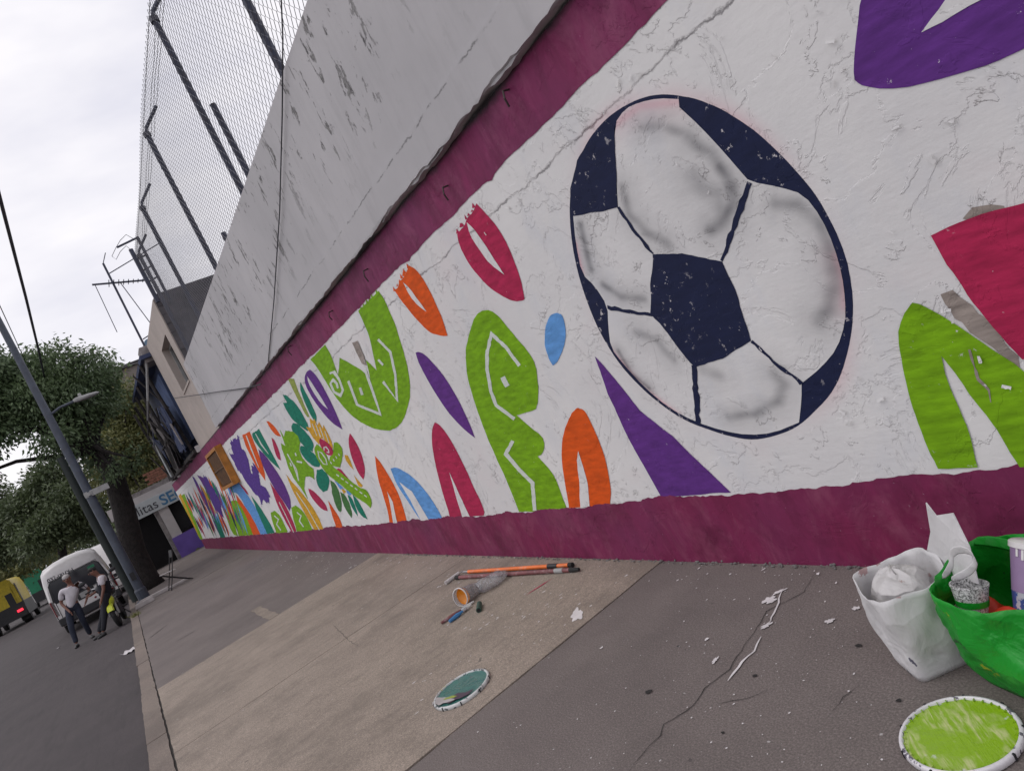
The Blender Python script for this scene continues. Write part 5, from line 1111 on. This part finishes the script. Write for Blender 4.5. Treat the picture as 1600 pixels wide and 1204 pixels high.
hl = mp_('headlight', MB().lathe([(.04, -.10), (.10, -.04), (.115, .03), (.10, .06)], (.56, 0, .93), 14, 'X'), M['dark_plastic'], smooth=True); mp_('lens', MB().lathe([(.095, .0), (.02, .03)], (.62, 0, .93), 14, 'X'), M['chrome'], hl)
mp_('front_fairing', MB().ball((.54, 0, 1.04), (.12, .15, .13), 14, 9), M['dark_plastic'], smooth=True)
mp_('fender_cowl', MB().ball((.68, 0, .70), (.17, .15, .16), 14, 9), M['neon_yellow'], smooth=True)
mp_('front_mudguard', MB().loft([[Vector((.66+(.34+o)*math.cos(a), y, .31+(.34+o)*math.sin(a))) for y, o in ((-.075, -.02), (-.05, .015), (.05, .015), (.075, -.02))] for a in np.linspace(R(25), R(150), 9)], False, False), M['neon_yellow'], solid=.008)
mp_('fuel_tank', MB().loft([[Vector((x, w*math.cos(t), z+h*math.sin(t))) for t in np.linspace(0, 2*math.pi, 13)[:-1]] for x, w, h, z in ((.34, .06, .06, .88), (.28, .15, .12, .88), (.12, .18, .15, .88), (-.04, .15, .11, .85), (-.12, .07, .05, .82))]), M['dark_plastic'], smooth=True)
mp_('seat', MB().loft([[Vector((x, w*math.cos(t), z+h*math.sin(t))) for t in np.linspace(0, 2*math.pi, 11)[:-1]] for x, w, h, z in ((-.08, .08, .04, .80), (-.2, .15, .06, .80), (-.5, .14, .06, .84), (-.78, .11, .05, .90), (-.86, .04, .02, .91))]), M['tyre'], smooth=True)
mp_('engine', MB().box((.08, 0, .42), (.42, .28, .34), taper=.8), M['dark_plastic'], bevel=.04)
for k in range(5): mp_('cooling_fin', MB().box((.16, 0, .55+k*.035), (.24, .26, .012)), M['lamp_grey'])
mp_('frame', MB().tube([(.44, 0, .98), (.30, 0, .45), (-.05, 0, .28), (-.25, 0, .70), (-.80, 0, .80)], .026, 6), M['dark_plastic'])
mp_('exhaust', MB().tube([(.2, -.14, .35), (-.1, -.17, .28), (-.55, -.18, .38), (-.85, -.18, .44)], [.022, .03, .05, .045], 8), M['chrome'], smooth=True)
mp_('rear_mudguard', MB().box((-.80, 0, .70), (.34, .14, .03), Matrix.Rotation(R(25), 3, 'Y')), M['dark_plastic'])
mp_('side_stand', MB().tube([(-.05, .12, .34), (-.02, .32, 0)], .014, 5), M['dark_plastic'])

# ================================================================== people
def skin_mesh(name, verts, edges, radii, mat, parent, root=0, sub=2):
    me = bpy.data.meshes.new(name); me.from_pydata(verts, edges, []); ob = bpy.data.objects.new(name, me); COL.objects.link(ob); ob.parent = parent
    m = ob.modifiers.new('skin', 'SKIN'); m.use_smooth_shade = True
    if not me.skin_vertices: bpy.context.view_layer.objects.active = ob
    sv = me.skin_vertices[0].data if me.skin_vertices else None
    if sv is None:
        bm = bmesh.new(); bm.from_mesh(me); bm.verts.layers.skin.verify(); bm.to_mesh(me); bm.free(); sv = me.skin_vertices[0].data
    for i, r in enumerate(radii):
        sv[i].radius = (r, r) if isinstance(r, (int, float)) else r; sv[i].use_root = (i == root)
    ss = ob.modifiers.new('sub', 'SUBSURF'); ss.levels = sub; ss.render_levels = sub
    me.materials.append(mat); return ob
def person(label, loc, rz, J, hair, shirt, trousers, vest=None):
    """J: joints in the person's own frame, +X is where the body faces, +Y its left"""
    p = thing('person', label, 'person', loc, rz)
    V = lambda k: Vector(J[k])
    def lerp(a, b, t): return tuple(V(a).lerp(V(b), t))
    # one continuous skin surface: pelvis, torso, neck, head, arms with fingers, legs
    verts, edges, rad, idx = [], [], [], {}
    def add(k, pos, r, to=None):
        verts.append(tuple(pos)); rad.append(r); idx[k] = len(verts)-1
        if to is not None: edges.append((idx[to], idx[k]))
    add('pelvis', J['pelvis'], (.12, .10)); add('waist', lerp('pelvis', 'chest', .5), (.115, .095), 'pelvis'); add('chest', J['chest'], (.14, .105), 'waist'); add('nb', lerp('chest', 'neck', .8), .06, 'chest')
    add('neck', J['neck'], .052, 'nb'); hd = V('head'); up_ = (hd-V('neck')).normalized()
    add('jaw', hd-up_*.06, (.072, .078), 'neck'); add('crown', hd+up_*.06, (.078, .088), 'jaw')
    for s in 'LR':
        add('sh'+s, J['sh'+s], .058, 'chest'); add('el'+s, J['el'+s], .040, 'sh'+s); add('wr'+s, J['wr'+s], .028, 'el'+s)
        d = (V('wr'+s)-V('el'+s)).normalized(); sid = d.cross(Vector((1, 0, 0))); sid = sid.normalized() if sid.length > .1 else Vector((0, 1, 0)); fw_ = sid.cross(d)
        add('palm'+s, V('wr'+s)+d*.07, (.036, .022), 'wr'+s)
        for q in range(4):
            b = V('wr'+s)+d*.11+fw_*(.027-.018*q); m_ = b+d*(.035-.004*abs(q-1.3))+sid*.006; add(f'f{q}{s}', b, .0085, 'palm'+s); add(f'g{q}{s}', m_, .008, f'f{q}{s}'); add(f'h{q}{s}', m_+d*.025+sid*.014*(1 if s == 'R' else -1), .007, f'g{q}{s}')
        add('t0'+s, V('wr'+s)+d*.045+fw_*.038, .010, 'palm'+s); add('t1'+s, V('wr'+s)+d*.085+fw_*.055, .009, 't0'+s)
        add('hip'+s, J['hip'+s], .088, 'pelvis'); add('kn'+s, J['kn'+s], .058, 'hip'+s); add('an'+s, J['an'+s], .040, 'kn'+s)
    body = skin_mesh('body', verts, edges, rad, M['skin'], p)
    # face
    fwd = Vector(J['face']).normalized(); side = up_.cross(fwd).normalized()
    for nm, off, r, mt in (('nose', fwd*.095-up_*.005, (.016, .016, .026), 'skin'), ('eye', fwd*.082+side*.032+up_*.022, (.012,)*3, 'void'), ('eye', fwd*.082-side*.032+up_*.022, (.012,)*3, 'void'), ('ear', side*.083, (.018, .012, .032), 'skin'), ('ear', -side*.083, (.018, .012, .032), 'skin'), ('mouth', fwd*.084-up_*.048, (.008, .024, .007), 'lamp_red')):
        obj(nm, MB().ball(hd+off, r, 8, 6), M[mt], p, smooth='all')
    Mh = Matrix((fwd, side, up_)).transposed()
    obj('hair', MB().ball(hd+up_*.052-fwd*.030, (.088, .087, .072), 14, 9, Mh), M[hair], p, smooth='all')
    # clothes
    tv, te, tr_ = [], [], []
    def ch(pts, r, start=None):
        prev = start
        for q, rr in zip(pts, r):
            tv.append(tuple(q)); tr_.append(rr); i = len(tv)-1
            if prev is not None: te.append((prev, i))
            prev = i
        return prev
    kk = .86 if vest else 1.0
    hem = V('pelvis')+(V('pelvis')-V('chest')).normalized()*.07
    ch([hem, lerp('pelvis', 'chest', .45), J['chest'], lerp('chest', 'neck', .62)], [(q_[0]*kk, q_[1]*kk) for q_ in ((.165, .128), (.155, .125), (.172, .125), (.085, .075))])
    for s in 'LR': ch([J['sh'+s], lerp('sh'+s, 'el'+s, .4), lerp('sh'+s, 'el'+s, .78)], [.082, .070, .066], 2)
    skin_mesh('shirt', tv, te, tr_, M[shirt], p)
    tv, te, tr_ = [], [], []
    ch([lerp('pelvis', 'chest', .34), J['pelvis']], [(.145, .115), (.165, .135)])
    for s in 'LR': ch([J['hip'+s], lerp('hip'+s, 'kn'+s, .5), J['kn'+s], lerp('kn'+s, 'an'+s, .5), lerp('kn'+s, 'an'+s, .95)], [.105, .090, .074, .066, .062], 1)
    skin_mesh('trousers', tv, te, tr_, M[trousers], p)
    if vest:
        tv, te, tr_ = [], [], []; ch([lerp('pelvis', 'chest', -.12), lerp('pelvis', 'chest', .4), J['chest'], lerp('chest', 'neck', .45)], [(.185, .165), (.178, .160), (.182, .165), (.11, .11)]); skin_mesh('vest', tv, te, tr_, M[vest], p)
    for s in 'LR':
        a = V('an'+s); t = Vector(J.get('toe'+s, (1, 0, 0))).normalized()
        q = a+Vector((0, 0, -.045))
        skin_mesh('shoe', [tuple(q-t*.06), tuple(q+t*.05+Vector((0, 0, -.012))), tuple(q+t*.17+Vector((0, 0, -.022)))], [(0, 1), (1, 2)], [(.045, .048), (.045, .045), (.036, .030)], M['shoe'], p)
    return p
# frame: +X toward the camera along the street, +Y toward the wall
f1, f2 = G(123, 1009, ROAD), G(144, 997, ROAD); c0 = (f1+f2)/2; g0 = Vector((c0.x, c0.y, ROAD))
r1, r2 = f1-g0, f2-g0
r1.x = min(r1.x, .35); r2.x = max(r2.x, -.35)
r1.x, r2.x = .22, -.20
J = dict(pelvis=(0, .10, .95), chest=(.03, .26, 1.30), neck=(.05, .30, 1.50), head=(.09, .29, 1.63), face=(1, -.15, -.25),
         shR=(.03, .06, 1.42), shL=(.03, .47, 1.40), elR=(-.01, -.06, 1.14), wrR=(.14, .02, .90), elL=(-.06, .60, 1.13), wrL=(.12, .44, .93),
         hipR=(0, .01, .90), hipL=(0, .20, .90), knR=(.17, r1.y*.5-.02, .50), knL=(-.02, r2.y*.7+.06, .50), anR=(.20, r1.y, .09), anL=(-.20, r2.y, .09), toeR=(1, -.25, 0), toeL=(1, .3, 0))
person('grey-haired person in a white polo shirt and jeans walking in front of the minibus', g0, 0, J, 'grey_hair', 'shirt', 'jeans')
q = G(160, 994, ROAD); g1 = Vector((q.x, q.y, ROAD))
J = dict(pelvis=(-.05, .46, .84), chest=(-.03, .55, 1.20), neck=(-.02, .51, 1.39), head=(-.01, .45, 1.51), face=(.25, -1, -.1),
         shR=(-.22, .56, 1.31), shL=(.18, .56, 1.31), elR=(-.25, .44, 1.05), wrR=(-.14, .22, 1.02), elL=(.22, .50, 1.03), wrL=(.22, .34, .80),
         hipR=(-.14, .44, .80), hipL=(.06, .44, .80), knR=(-.13, .22, .46), knL=(.10, .26, .45), anR=(-.13, -.04, .09), anL=(.12, .06, .09), toeR=(.1, -1, 0), toeL=(.4, -1, 0))
person('dark-haired person in a navy vest with white sleeves leaning against the motorcycle', g1, 0, J, 'black_hair', 'shirt', 'uniform', 'uniform')

# ================================================================== things on the pavement
# folding chair
fc = thing('folding_chair', 'black metal folding chair standing open on the pavement near the tree', 'chair', (-21.35, .72, 0), R(8))
for s in (-1, 1):
    obj('back_leg_post', MB().tube([(.19*s, -.23, 0), (.19*s, -.02, .40), (.19*s, .24, .95)], .013, 6), M['chair_metal'], fc)
    obj('front_leg', MB().tube([(.165*s, .36, 0), (.165*s, -.26, .46)], .013, 6), M['chair_metal'], fc)
obj('backrest', MB().loft([[Vector((x, .155+.30*(z-.76)+.02*math.cos(x*8)+o, z)) for z in (.77, .95)] for o in (0,) for x in np.linspace(-.19, .19, 7)], False, False), M['chair_metal'], fc, solid=.012)
obj('seat', MB().box((0, -.08, .455), (.37, .36, .022), Matrix.Rotation(R(-4), 3, 'X')), M['chair_seat'], fc, bevel=.008)
obj('foot_bar', MB().tube([(-.165, .34, .02), (.165, .34, .02)], .010, 5), M['chair_metal'], fc)
obj('foot_bar', MB().tube([(-.19, -.20, .06), (.19, -.20, .06)], .010, 5), M['chair_metal'], fc)
# pole rollers
pa, pb = G(734, 896), G(897, 886); pc, pd = G(717, 905), G(893, 894)
ro = thing('paint_roller', 'orange extension pole with a small roller frame lying by the wall', 'paint roller', (pa+pb)/2)
o_ = (pa+pb)/2; z = Vector((0, 0, .022))
def rel(p): return p-o_+z
obj('pole', MB().tube([rel(pa), rel(pa.lerp(pb, .80))], .016, 10), M['orange_tube'], ro, smooth=True)
obj('collar', MB().tube([rel(pa.lerp(pb, .80)), rel(pa.lerp(pb, .88))], .019, 10), M['dark_plastic'], ro, smooth=True)
obj('pole_end', MB().tube([rel(pa.lerp(pb, .88)), rel(pa.lerp(pb, .97))], .015, 10), M['orange_tube'], ro, smooth=True)
obj('end_cap', MB().tube([rel(pa.lerp(pb, .97)), rel(pb)], .018, 10), M['tyre'], ro)
dv = (pb-pa).normalized(); nv = Vector((dv.y, -dv.x, 0))
obj('frame_wire', MB().tube([rel(pa), rel(pa-dv*.10), rel(pa-dv*.13-nv*.02), rel(pa-dv*.15+nv*.04), rel(pa-dv*.15+nv*.16)], .006, 6), M['chrome'], ro)
obj('roller_sleeve', MB().tube([rel(pa-dv*.15+nv*.02), rel(pa-dv*.15+nv*.18)], .018, 10), M['paper'], ro, smooth=True)
ro2 = thing('paint_pole', 'paint-smeared dark red pole with a pale grip beside the orange one', 'pole', (pc+pd)/2); o_ = (pc+pd)/2
obj('pole', MB().tube([rel(pc), rel(pd)], .016, 10), M['wine_tube'], ro2, smooth=True)
obj('end_cap', MB().tube([rel(pc-(pd-pc).normalized()*.03), rel(pc+(pd-pc).normalized()*.03)], .020, 10), M['tyre'], ro2)
obj('grip', MB().tube([rel(pc.lerp(pd, .89)), rel(pc.lerp(pd, .95))], .0185, 10), M['lamp_grey'], ro2)
obj('tip', MB().tube([rel(pd), rel(pd+(pd-pc).normalized()*.10)], [.019, .012], 10), M['tyre'], ro2)
# tipped clear container with orange paint in it, brushes sticking out
p0 = G(737, 943)
cp = thing('tipped_cup', 'tipped clear plastic cup smeared with orange paint, lying on the slab', 'cup', (p0.x, p0.y, .0))
ax = Vector((.40, -.88, .22)).normalized(); Mq = ax.to_track_quat('Z', 'Y').to_matrix()
cen = Vector((-.06, -.02, .075))
obj('cup_wall', MB().lathe([(.048, -.20), (.055, -.15), (.068, 0.0), (.072, .02)], cen, 22, m=Mq, caps=False), M['clear'], cp, smooth='all', solid=.002)
obj('cup_bottom', MB().lathe([(.047, -.20), (.001, -.198)], cen, 18, m=Mq, caps=False), M['clear'], cp)
obj('paint_fill', MB().lathe([(.066, -.012), (.060, -.03), (.001, -.04)], cen, 22, m=Mq, caps=False), M['cup_orange'], cp, smooth='all')
obj('rim', MB().lathe([(.070, .012), (.075, .018), (.075, .026), (.069, .026)], cen, 22, m=Mq, caps=False), M['white_paint'], cp, smooth='all')
pb_ = G(762, 935)
bg_ = MB(); nA = 16; rings = []
for i in range(9):
    t = i/8; c = Vector((-.02+.05*t, .02+.26*t, .055-.012*t)); rr = .072*math.sin(math.pi*(.18+.75*t))**.6
    rings.append([c+Vector((1, -.18, 0)).normalized()*rr*1.1*math.cos(a)*(1+random.uniform(-.18, .18))+Vector((0, 0, 1))*max(-c.z+.004, rr*.75*math.sin(a)*(1+random.uniform(-.22, .22))) for a in np.linspace(0, 2*math.pi, nA+1)[:-1]])
bg_.loft(rings, False)
tag(obj('plastic_bag', bg_, M['clear'], smooth='all'), 'crumpled clear plastic bag lying behind the tipped cup', 'plastic bag').location = (p0.x-.03, p0.y+.10, .002)
def brush(label, a, b, mat_h, r=.013):
    d = (b-a).normalized(); t = thing('paint_brush', label, 'brush', (a.x, a.y, 0)); z = Vector((0, 0, r+.004)); A = Vector((0, 0, 0))
    L = (b-a).length
    obj('handle', MB().tube([A+z, A+d*L*.35+z, A+d*L*.6+z], [r*.8, r*1.15, r*.55], 8), mat_h, t, smooth=True)
    obj('ferrule', MB().tube([A+d*L*.6+z, A+d*L*.78+z], [r*.8, r*1.0], 8), M['chrome'], t, smooth=True)
    obj('bristles', MB().tube([A+d*L*.78+z, A+d*L+z], [r*1.0, r*.5], 8), M['paper'], t, smooth=True); return t
brush('blue-handled paint brush lying in front of the tipped cup', G(704, 974), G(738, 948), M['brush_blue'], .016)
brush('grey paint-crusted brush lying next to the blue brush', G(691, 976), G(742, 942), M['wine_tube'], .013)
a = G(750, 957); tg = thing('marker_tube', 'short dark green tube standing out below the plastic bag', 'tube', (a.x, a.y, 0))
dd = (G(752, 940)-a).normalized(); obj('tube_wall', MB().tube([Vector((0, 0, .022)), dd*.14+Vector((0, 0, .022))], .020, 12), M['bottle_green'], tg, smooth=True); obj('tube_mouth', MB().tube([-dd*.002+Vector((0, 0, .022)), -dd*.0005+Vector((0, 0, .022))], .014, 12), M['void'], tg)
# bucket lids used as palettes
def lid(label, c, r, mat_p, mat_r, tilt=(0, 0), spikes=True):
    t = thing('bucket_lid', label, 'lid', (c.x, c.y, .001)); t.rotation_euler = (tilt[0], tilt[1], random.uniform(0, 3))
    obj('rim', MB().lathe([(r*.915, .012), (r*.925, .021), (r*.94, .024), (r*.985, .022), (r, .017), (r, .004), (r*.97, .0)], (0, 0, 0), 48, caps=False), mat_r, t, smooth='all')
    n = 40; mb = MB(); V = [(0, 0, .016)]
    for k in range(1, 7):
        for i in range(n): a = 2*math.pi*i/n; rr = r*.918*k/6; V.append((rr*math.cos(a), rr*math.sin(a), .014+.0006*math.sin(a*9+k)+(.003 if k == 6 and i % 2 else 0)))
    F_ = [(0, 1+i, 1+(i+1) % n) for i in range(n)]+[(1+k*n+i, 1+(k+1)*n+i, 1+(k+1)*n+(i+1) % n, 1+k*n+(i+1) % n) for k in range(5) for i in range(n)]
    obj('paint_pool', mb.add(V, F_), mat_p, t, smooth='all')
    if spikes:
        for i in range(36):
            a = 2*math.pi*i/36; mbx = MB().box((r*.895*math.cos(a), r*.895*math.sin(a), .018), (r*.05, .0022, .009), Matrix.Rotation(a, 3, 'Z')); obj('rib', mbx, mat_p, t)
    for i in range(9):
        a = 2*math.pi*i/9+.2; obj('tear_notch', MB().box((r*.992*math.cos(a), r*.992*math.sin(a), .012), (.008, .007, .021), Matrix.Rotation(a, 3, 'Z')), M['dark_plastic'], t)
    return t
lid('white bucket lid filled with wet lime green paint beside the bags', (G(1403, 1155)+G(1600, 1150))/2+Vector((.01, -.0, 0)), .168, M['lid_lime'], M['lid_rim'])
lid('splashed bucket lid with dried teal paint on the concrete slab', (G(684, 1100)+G(762, 1058))/2, .178, M['lid_teal'], M['lid_rim2'], spikes=False)
tl_ = [q for q in bpy.data.objects if q.name.startswith('bucket_lid') and 'teal' in q['label']][0]; tl_.rotation_euler = (0, 0, 0)
for nm, c_, r_, st_, an, z_, mt in (('dried_smear', (-.02, -.125), .05, (1.5, .75), R(20), .0225, M['chair_seat']), ('dried_smear', (.02, -.085), .022, (2.2, .5), R(30), .0235, M['olive']), ('dried_smear', (.07, -.06), .06, (1.3, .6), R(50), .0215, mat_simple('dried_plum_paint', (.06, .035, .06), .4))):
    obj(nm, splat_mb(MB(), c_, r_, st_, z_, 20, an, .25), mt, tl_)
# bags
def sack(name, c, yaw, base, top, h, mat, parent, wob=.012, flare=1.0, rim_z=None, bulge=.03, ptop=2.6, pbase=5):
    """open soft bag: rounded box rings, rim height given per angle"""
    n = 56; K = 16; rings = []
    def shape(a, hw, hd, p):
        ca, sa = math.cos(a), math.sin(a); k = (abs(ca)**p+abs(sa)**p)**(-1/p); return hw*ca*k, hd*sa*k
    ph = [random.uniform(0, 6.28) for _ in range(8)]
    for j in range(K+1):
        t = j/K; q = []
        for i in range(n):
            a = 2*math.pi*i/n; hw = base[0]*(1-t)+top[0]*t+bulge*math.sin(math.pi*min(1, t*1.2)); hd = base[1]*(1-t)+top[1]*t+bulge*.7*math.sin(math.pi*min(1, t*1.2))
            x, y = shape(a, hw, hd, pbase*(1-t)+ptop*t)
            z = t*(rim_z(a) if rim_z else h)
            w = wob*(math.sin(3*a+ph[0]+5*t)*.6+math.sin(7*a+ph[1]-9*t)*.4+math.sin(12*a+ph[2]+14*t)*.25+math.sin(17*a+ph[3]+22*t)*.15)*min(1, t*3+.1)
            q.append(Vector((x*(1+w/.15), y*(1+w/.15), z+.002)))
        rings.append(q)
    mb = MB().loft(rings, False); k = len(mb.v); mb.add([], []); mb.f.append(tuple(range(n-1, -1, -1)))
    return obj(name, mb, mat, parent, smooth='all', solid=.0025)
cA, cB, cC = G(1397, 1030), G(1441, 1068), G(1508, 1034)
e1 = (cA-cB).normalized(); e2 = Vector((-e1.y, e1.x, 0)); e2 = e2 if e2.dot(cC-cB) > 0 else -e2
yaw = math.atan2(e1.y, e1.x)
cw = cB+e1*.095+e2*.108
wb = thing('white_tote_bag', 'white non-woven tote bag with paint marks standing on the pavement', 'bag', (cw.x, cw.y, 0), yaw)
sgn = 1 if e2.dot(Vector((-math.sin(yaw), math.cos(yaw), 0))) > 0 else -1
# local x = e1 (narrow side), local y*sgn = e2 (long side, away toward the wall)
def rimz(a):
    s = math.sin(a)*sgn; return .315+.012*math.sin(3*a)+.035*max(0, s)
sack('bag_wall', None, 0, (.098, .108), (.140, .128), .33, M['bag_white'], wb, .009, rim_z=rimz, bulge=.006, ptop=3.4, pbase=8)
def sheetstrip(pts, w, mat, parent, name, wd=None):
    """soft ribbon: centre line plus a width direction per point"""
    V = []
    for i, p in enumerate(pts):
        d = Vector(wd[i] if wd else (1, 0, 0)).normalized()*(w[i] if isinstance(w, (list, tuple)) else w)/2
        V += [Vector(p)-d, Vector(p)+d]
    return obj(name, MB().add(V, [(2*i, 2*i+1, 2*i+3, 2*i+2) for i in range(len(pts)-1)]), mat, parent, smooth='all', solid=.003, sub=1)
# back flap standing up with the carrying handle
yb = sgn*.130
V = []; fl_ = MB()
for (x, y, z) in ((.07, yb, .325), (.0, yb+sgn*.005, .36), (-.055, yb+sgn*.02, .44), (-.085, yb+sgn*.035, .55), (-.125, yb+sgn*.03, .515), (-.20, yb+sgn*.05, .535), (-.25, yb+sgn*.03, .44), (-.265, yb, .33), (-.06, yb, .30)): V.append((x, y, z))
fl_.add(V, [tuple(range(9))]); obj('back_flap', fl_, M['bag_white'], wb, solid=.004)
hp = [Vector(hit(np.array([p]), 1, yy)[0]) for p, yy in (((1470, 905), 1.97), ((1492, 880), 1.95), ((1482, 862), 1.93), ((1505, 855), 1.91), ((1524, 866), 1.90), ((1526, 884), 1.91), ((1508, 897), 1.93), ((1484, 906), 1.95))]
Rz = Matrix.Rotation(-yaw, 3, 'Z'); hp = [Rz @ (p-Vector((cw.x, cw.y, 0))) for p in hp]
sheetstrip(hp, .034, M['bag_white'], wb, 'handle', [Rz @ Vector((.1, -.25, 1))]*8)
pcr = MB(); pts = []
n = 20; rings = []
for j in range(9):
    t = math.pi*(j/8*.96+.02); rings.append([Vector((.105*math.sin(t)*math.cos(a)*(1+random.uniform(-.15, .15)), .12*math.sin(t)*math.sin(a)*(1+random.uniform(-.15, .15)), .085*-math.cos(t)*(1+random.uniform(-.12, .12)))) for a in np.linspace(0, 2*math.pi, n+1)[:-1]])
pcr.loft(rings); cb = obj('crumpled_bag', pcr, M['paper'], smooth=True); cb.scale = (1.0, .82, 1.0); cb.location = cw+e2*(.0)+e1*.012+Vector((0, 0, .262)); cb.rotation_euler = (0, .1, yaw)
tag(cb, 'crumpled white plastic bundle stuffed inside the white tote bag', 'plastic bundle')
# green bag
gc = Vector((-1.25, 1.985, 0)); 
gb = thing('green_plastic_bag', 'bright green plastic bag full of painting supplies beside the white tote', 'bag', gc, R(-20))
def rimg(a): return .338+.006*math.sin(2*a+1)+.006*math.sin(5*a)+.045*max(0, math.sin(a+R(-20)))
sack('bag_wall', None, 0, (.165, .125), (.205, .18), .33, M['bag_green'], gb, .012, rim_z=rimg, bulge=.035, ptop=2.1)
sheetstrip([(-.20, .06, .31), (-.21, .07, .365), (-.18, .09, .385), (-.12, .13, .365), (-.06, .16, .33)], [.05, .04, .04, .04, .05], M['bag_green'], gb, 'handle', [(1, .3, 0), (1, .5, .2), (.3, 1, .6), (.2, .4, 1), (.3, .3, 1)])
# things in the green bag
def cup(label, loc, r0, r1, h, mat, tilt, band=None, name='cup'):
    t = thing(name, label, 'cup', loc); t.rotation_euler = tilt
    obj('cup_wall', MB().lathe([(r0, 0), (r0*1.02, .004), (r1, h), (r1*1.03, h), (r1*1.03, h+.006), (r1*.95, h+.006), (r0*.93, .008), (.001, .008)], (0, 0, 0), 24, caps=True), mat, t, smooth=True)
    if band: obj('band', MB().lathe([(r0+(r1-r0)*.55+.0015, h*.5), (r0+(r1-r0)*.68+.0015, h*.66)], (0, 0, 0), 24, caps=False), band, t, smooth='all')
    return t
cup('speckled clear cup with a green band tilted in the green bag', gc+Vector((-.095, -.085, .225)), .032, .052, .12, M['glitter'], (R(-16), R(6), 0), M['bag_green'])
for k, (dx, dy, dz, lb) in enumerate(((-.105, -.02, .215, 'red plastic bowl at the left side of the green bag'), (-.005, -.085, .225, 'red plastic bowl under the paint pot in the green bag'))):
    b_ = tag(obj('red_bowl', MB().lathe([(.001, .030), (.045, .030), (.052, .026), (.068, -.03), (.072, -.032)], (0, 0, 0), 22, caps=False), M['red_plastic'], smooth='all', solid=.004), lb, 'bowl'); b_.location = gc+Vector((dx, dy, dz)); b_.rotation_euler = (R(20), R(12-30*k), 0)
pt = thing('paint_pot', 'lilac labelled paint pot with blue splashed foot standing in the green bag', 'paint pot', gc+Vector((.05, -.005, .235)), 0); pt.rotation_euler = (Matrix.Rotation(R(-27), 3, 'X') @ Matrix.Rotation(R(10), 3, 'Y') @ Matrix.Rotation(R(-50), 3, 'Z')).to_euler()
obj('label_wrap', MB().lathe([(.062, .05), (.066, .18)], (0, 0, 0), 28, caps=False), M['pot'], pt, smooth='all')
obj('foot', MB().lathe([(.001, -.02), (.056, -.02), (.062, .05), (.0635, .052)], (0, 0, 0), 28, caps=False), M['pot_blue'], pt, smooth=True)
obj('lid', MB().lathe([(.067, .18), (.071, .181), (.071, .197), (.064, .202), (.001, .203)], (0, 0, 0), 28, caps=False), M['white_paint'], pt, smooth=True)
obj('label_blob', MB().ball((.058, 0, .078), (.012, .036, .024), 12, 8), M['pot_pink'], pt, smooth='all')
for k, (txt, z) in enumerate((('SFAC', .138), ('ERADO', .116))):
    me = text_mesh(txt, .026, True, .0008); me.materials.append(M['white_paint']); lt = obj('lettering', me, None, pt)
    # wrap the word round the pot
    for v in me.vertices:
        x_, y_, z_ = v.co; a = x_/.066; v.co = ((.0665+z_)*math.cos(a), (.0665+z_)*math.sin(a), y_+z)
for k in range(9):
    a = R(-60+15*k); obj('drip', MB().box((.0668*math.cos(a), .0668*math.sin(a), .168-.004*(k % 3)), (.002, .007, .022+.008*(k % 3)), Matrix.Rotation(a, 3, 'Z')), M['white_paint'], pt)
# litter on the road
for k, (px, lb) in enumerate((((204, 1018), 'crumpled white paper lying in the gutter against the kerb'), ((92, 1012), 'tiny scrap of paper on the road in front of the van'))):
    p = G(*px, ROAD); mb = MB(); rings = []
    s = .16 if k == 0 else .06
    V = [Vector(((i/4-.5)*s*2.2+random.uniform(-.02, .02), (j/4-.5)*s+random.uniform(-.02, .02), random.uniform(.003, s*.35))) for i in range(5) for j in range(5)]
    mb.add(V, [(i*5+j, (i+1)*5+j, (i+1)*5+j+1, i*5+j+1) for i in range(4) for j in range(4)])
    ob = tag(obj('paper_litter', mb, M['litter'], solid=.003), lb, 'litter'); ob.location = (p.x, p.y, ROAD+.004); ob.rotation_euler = (0, 0, .5)
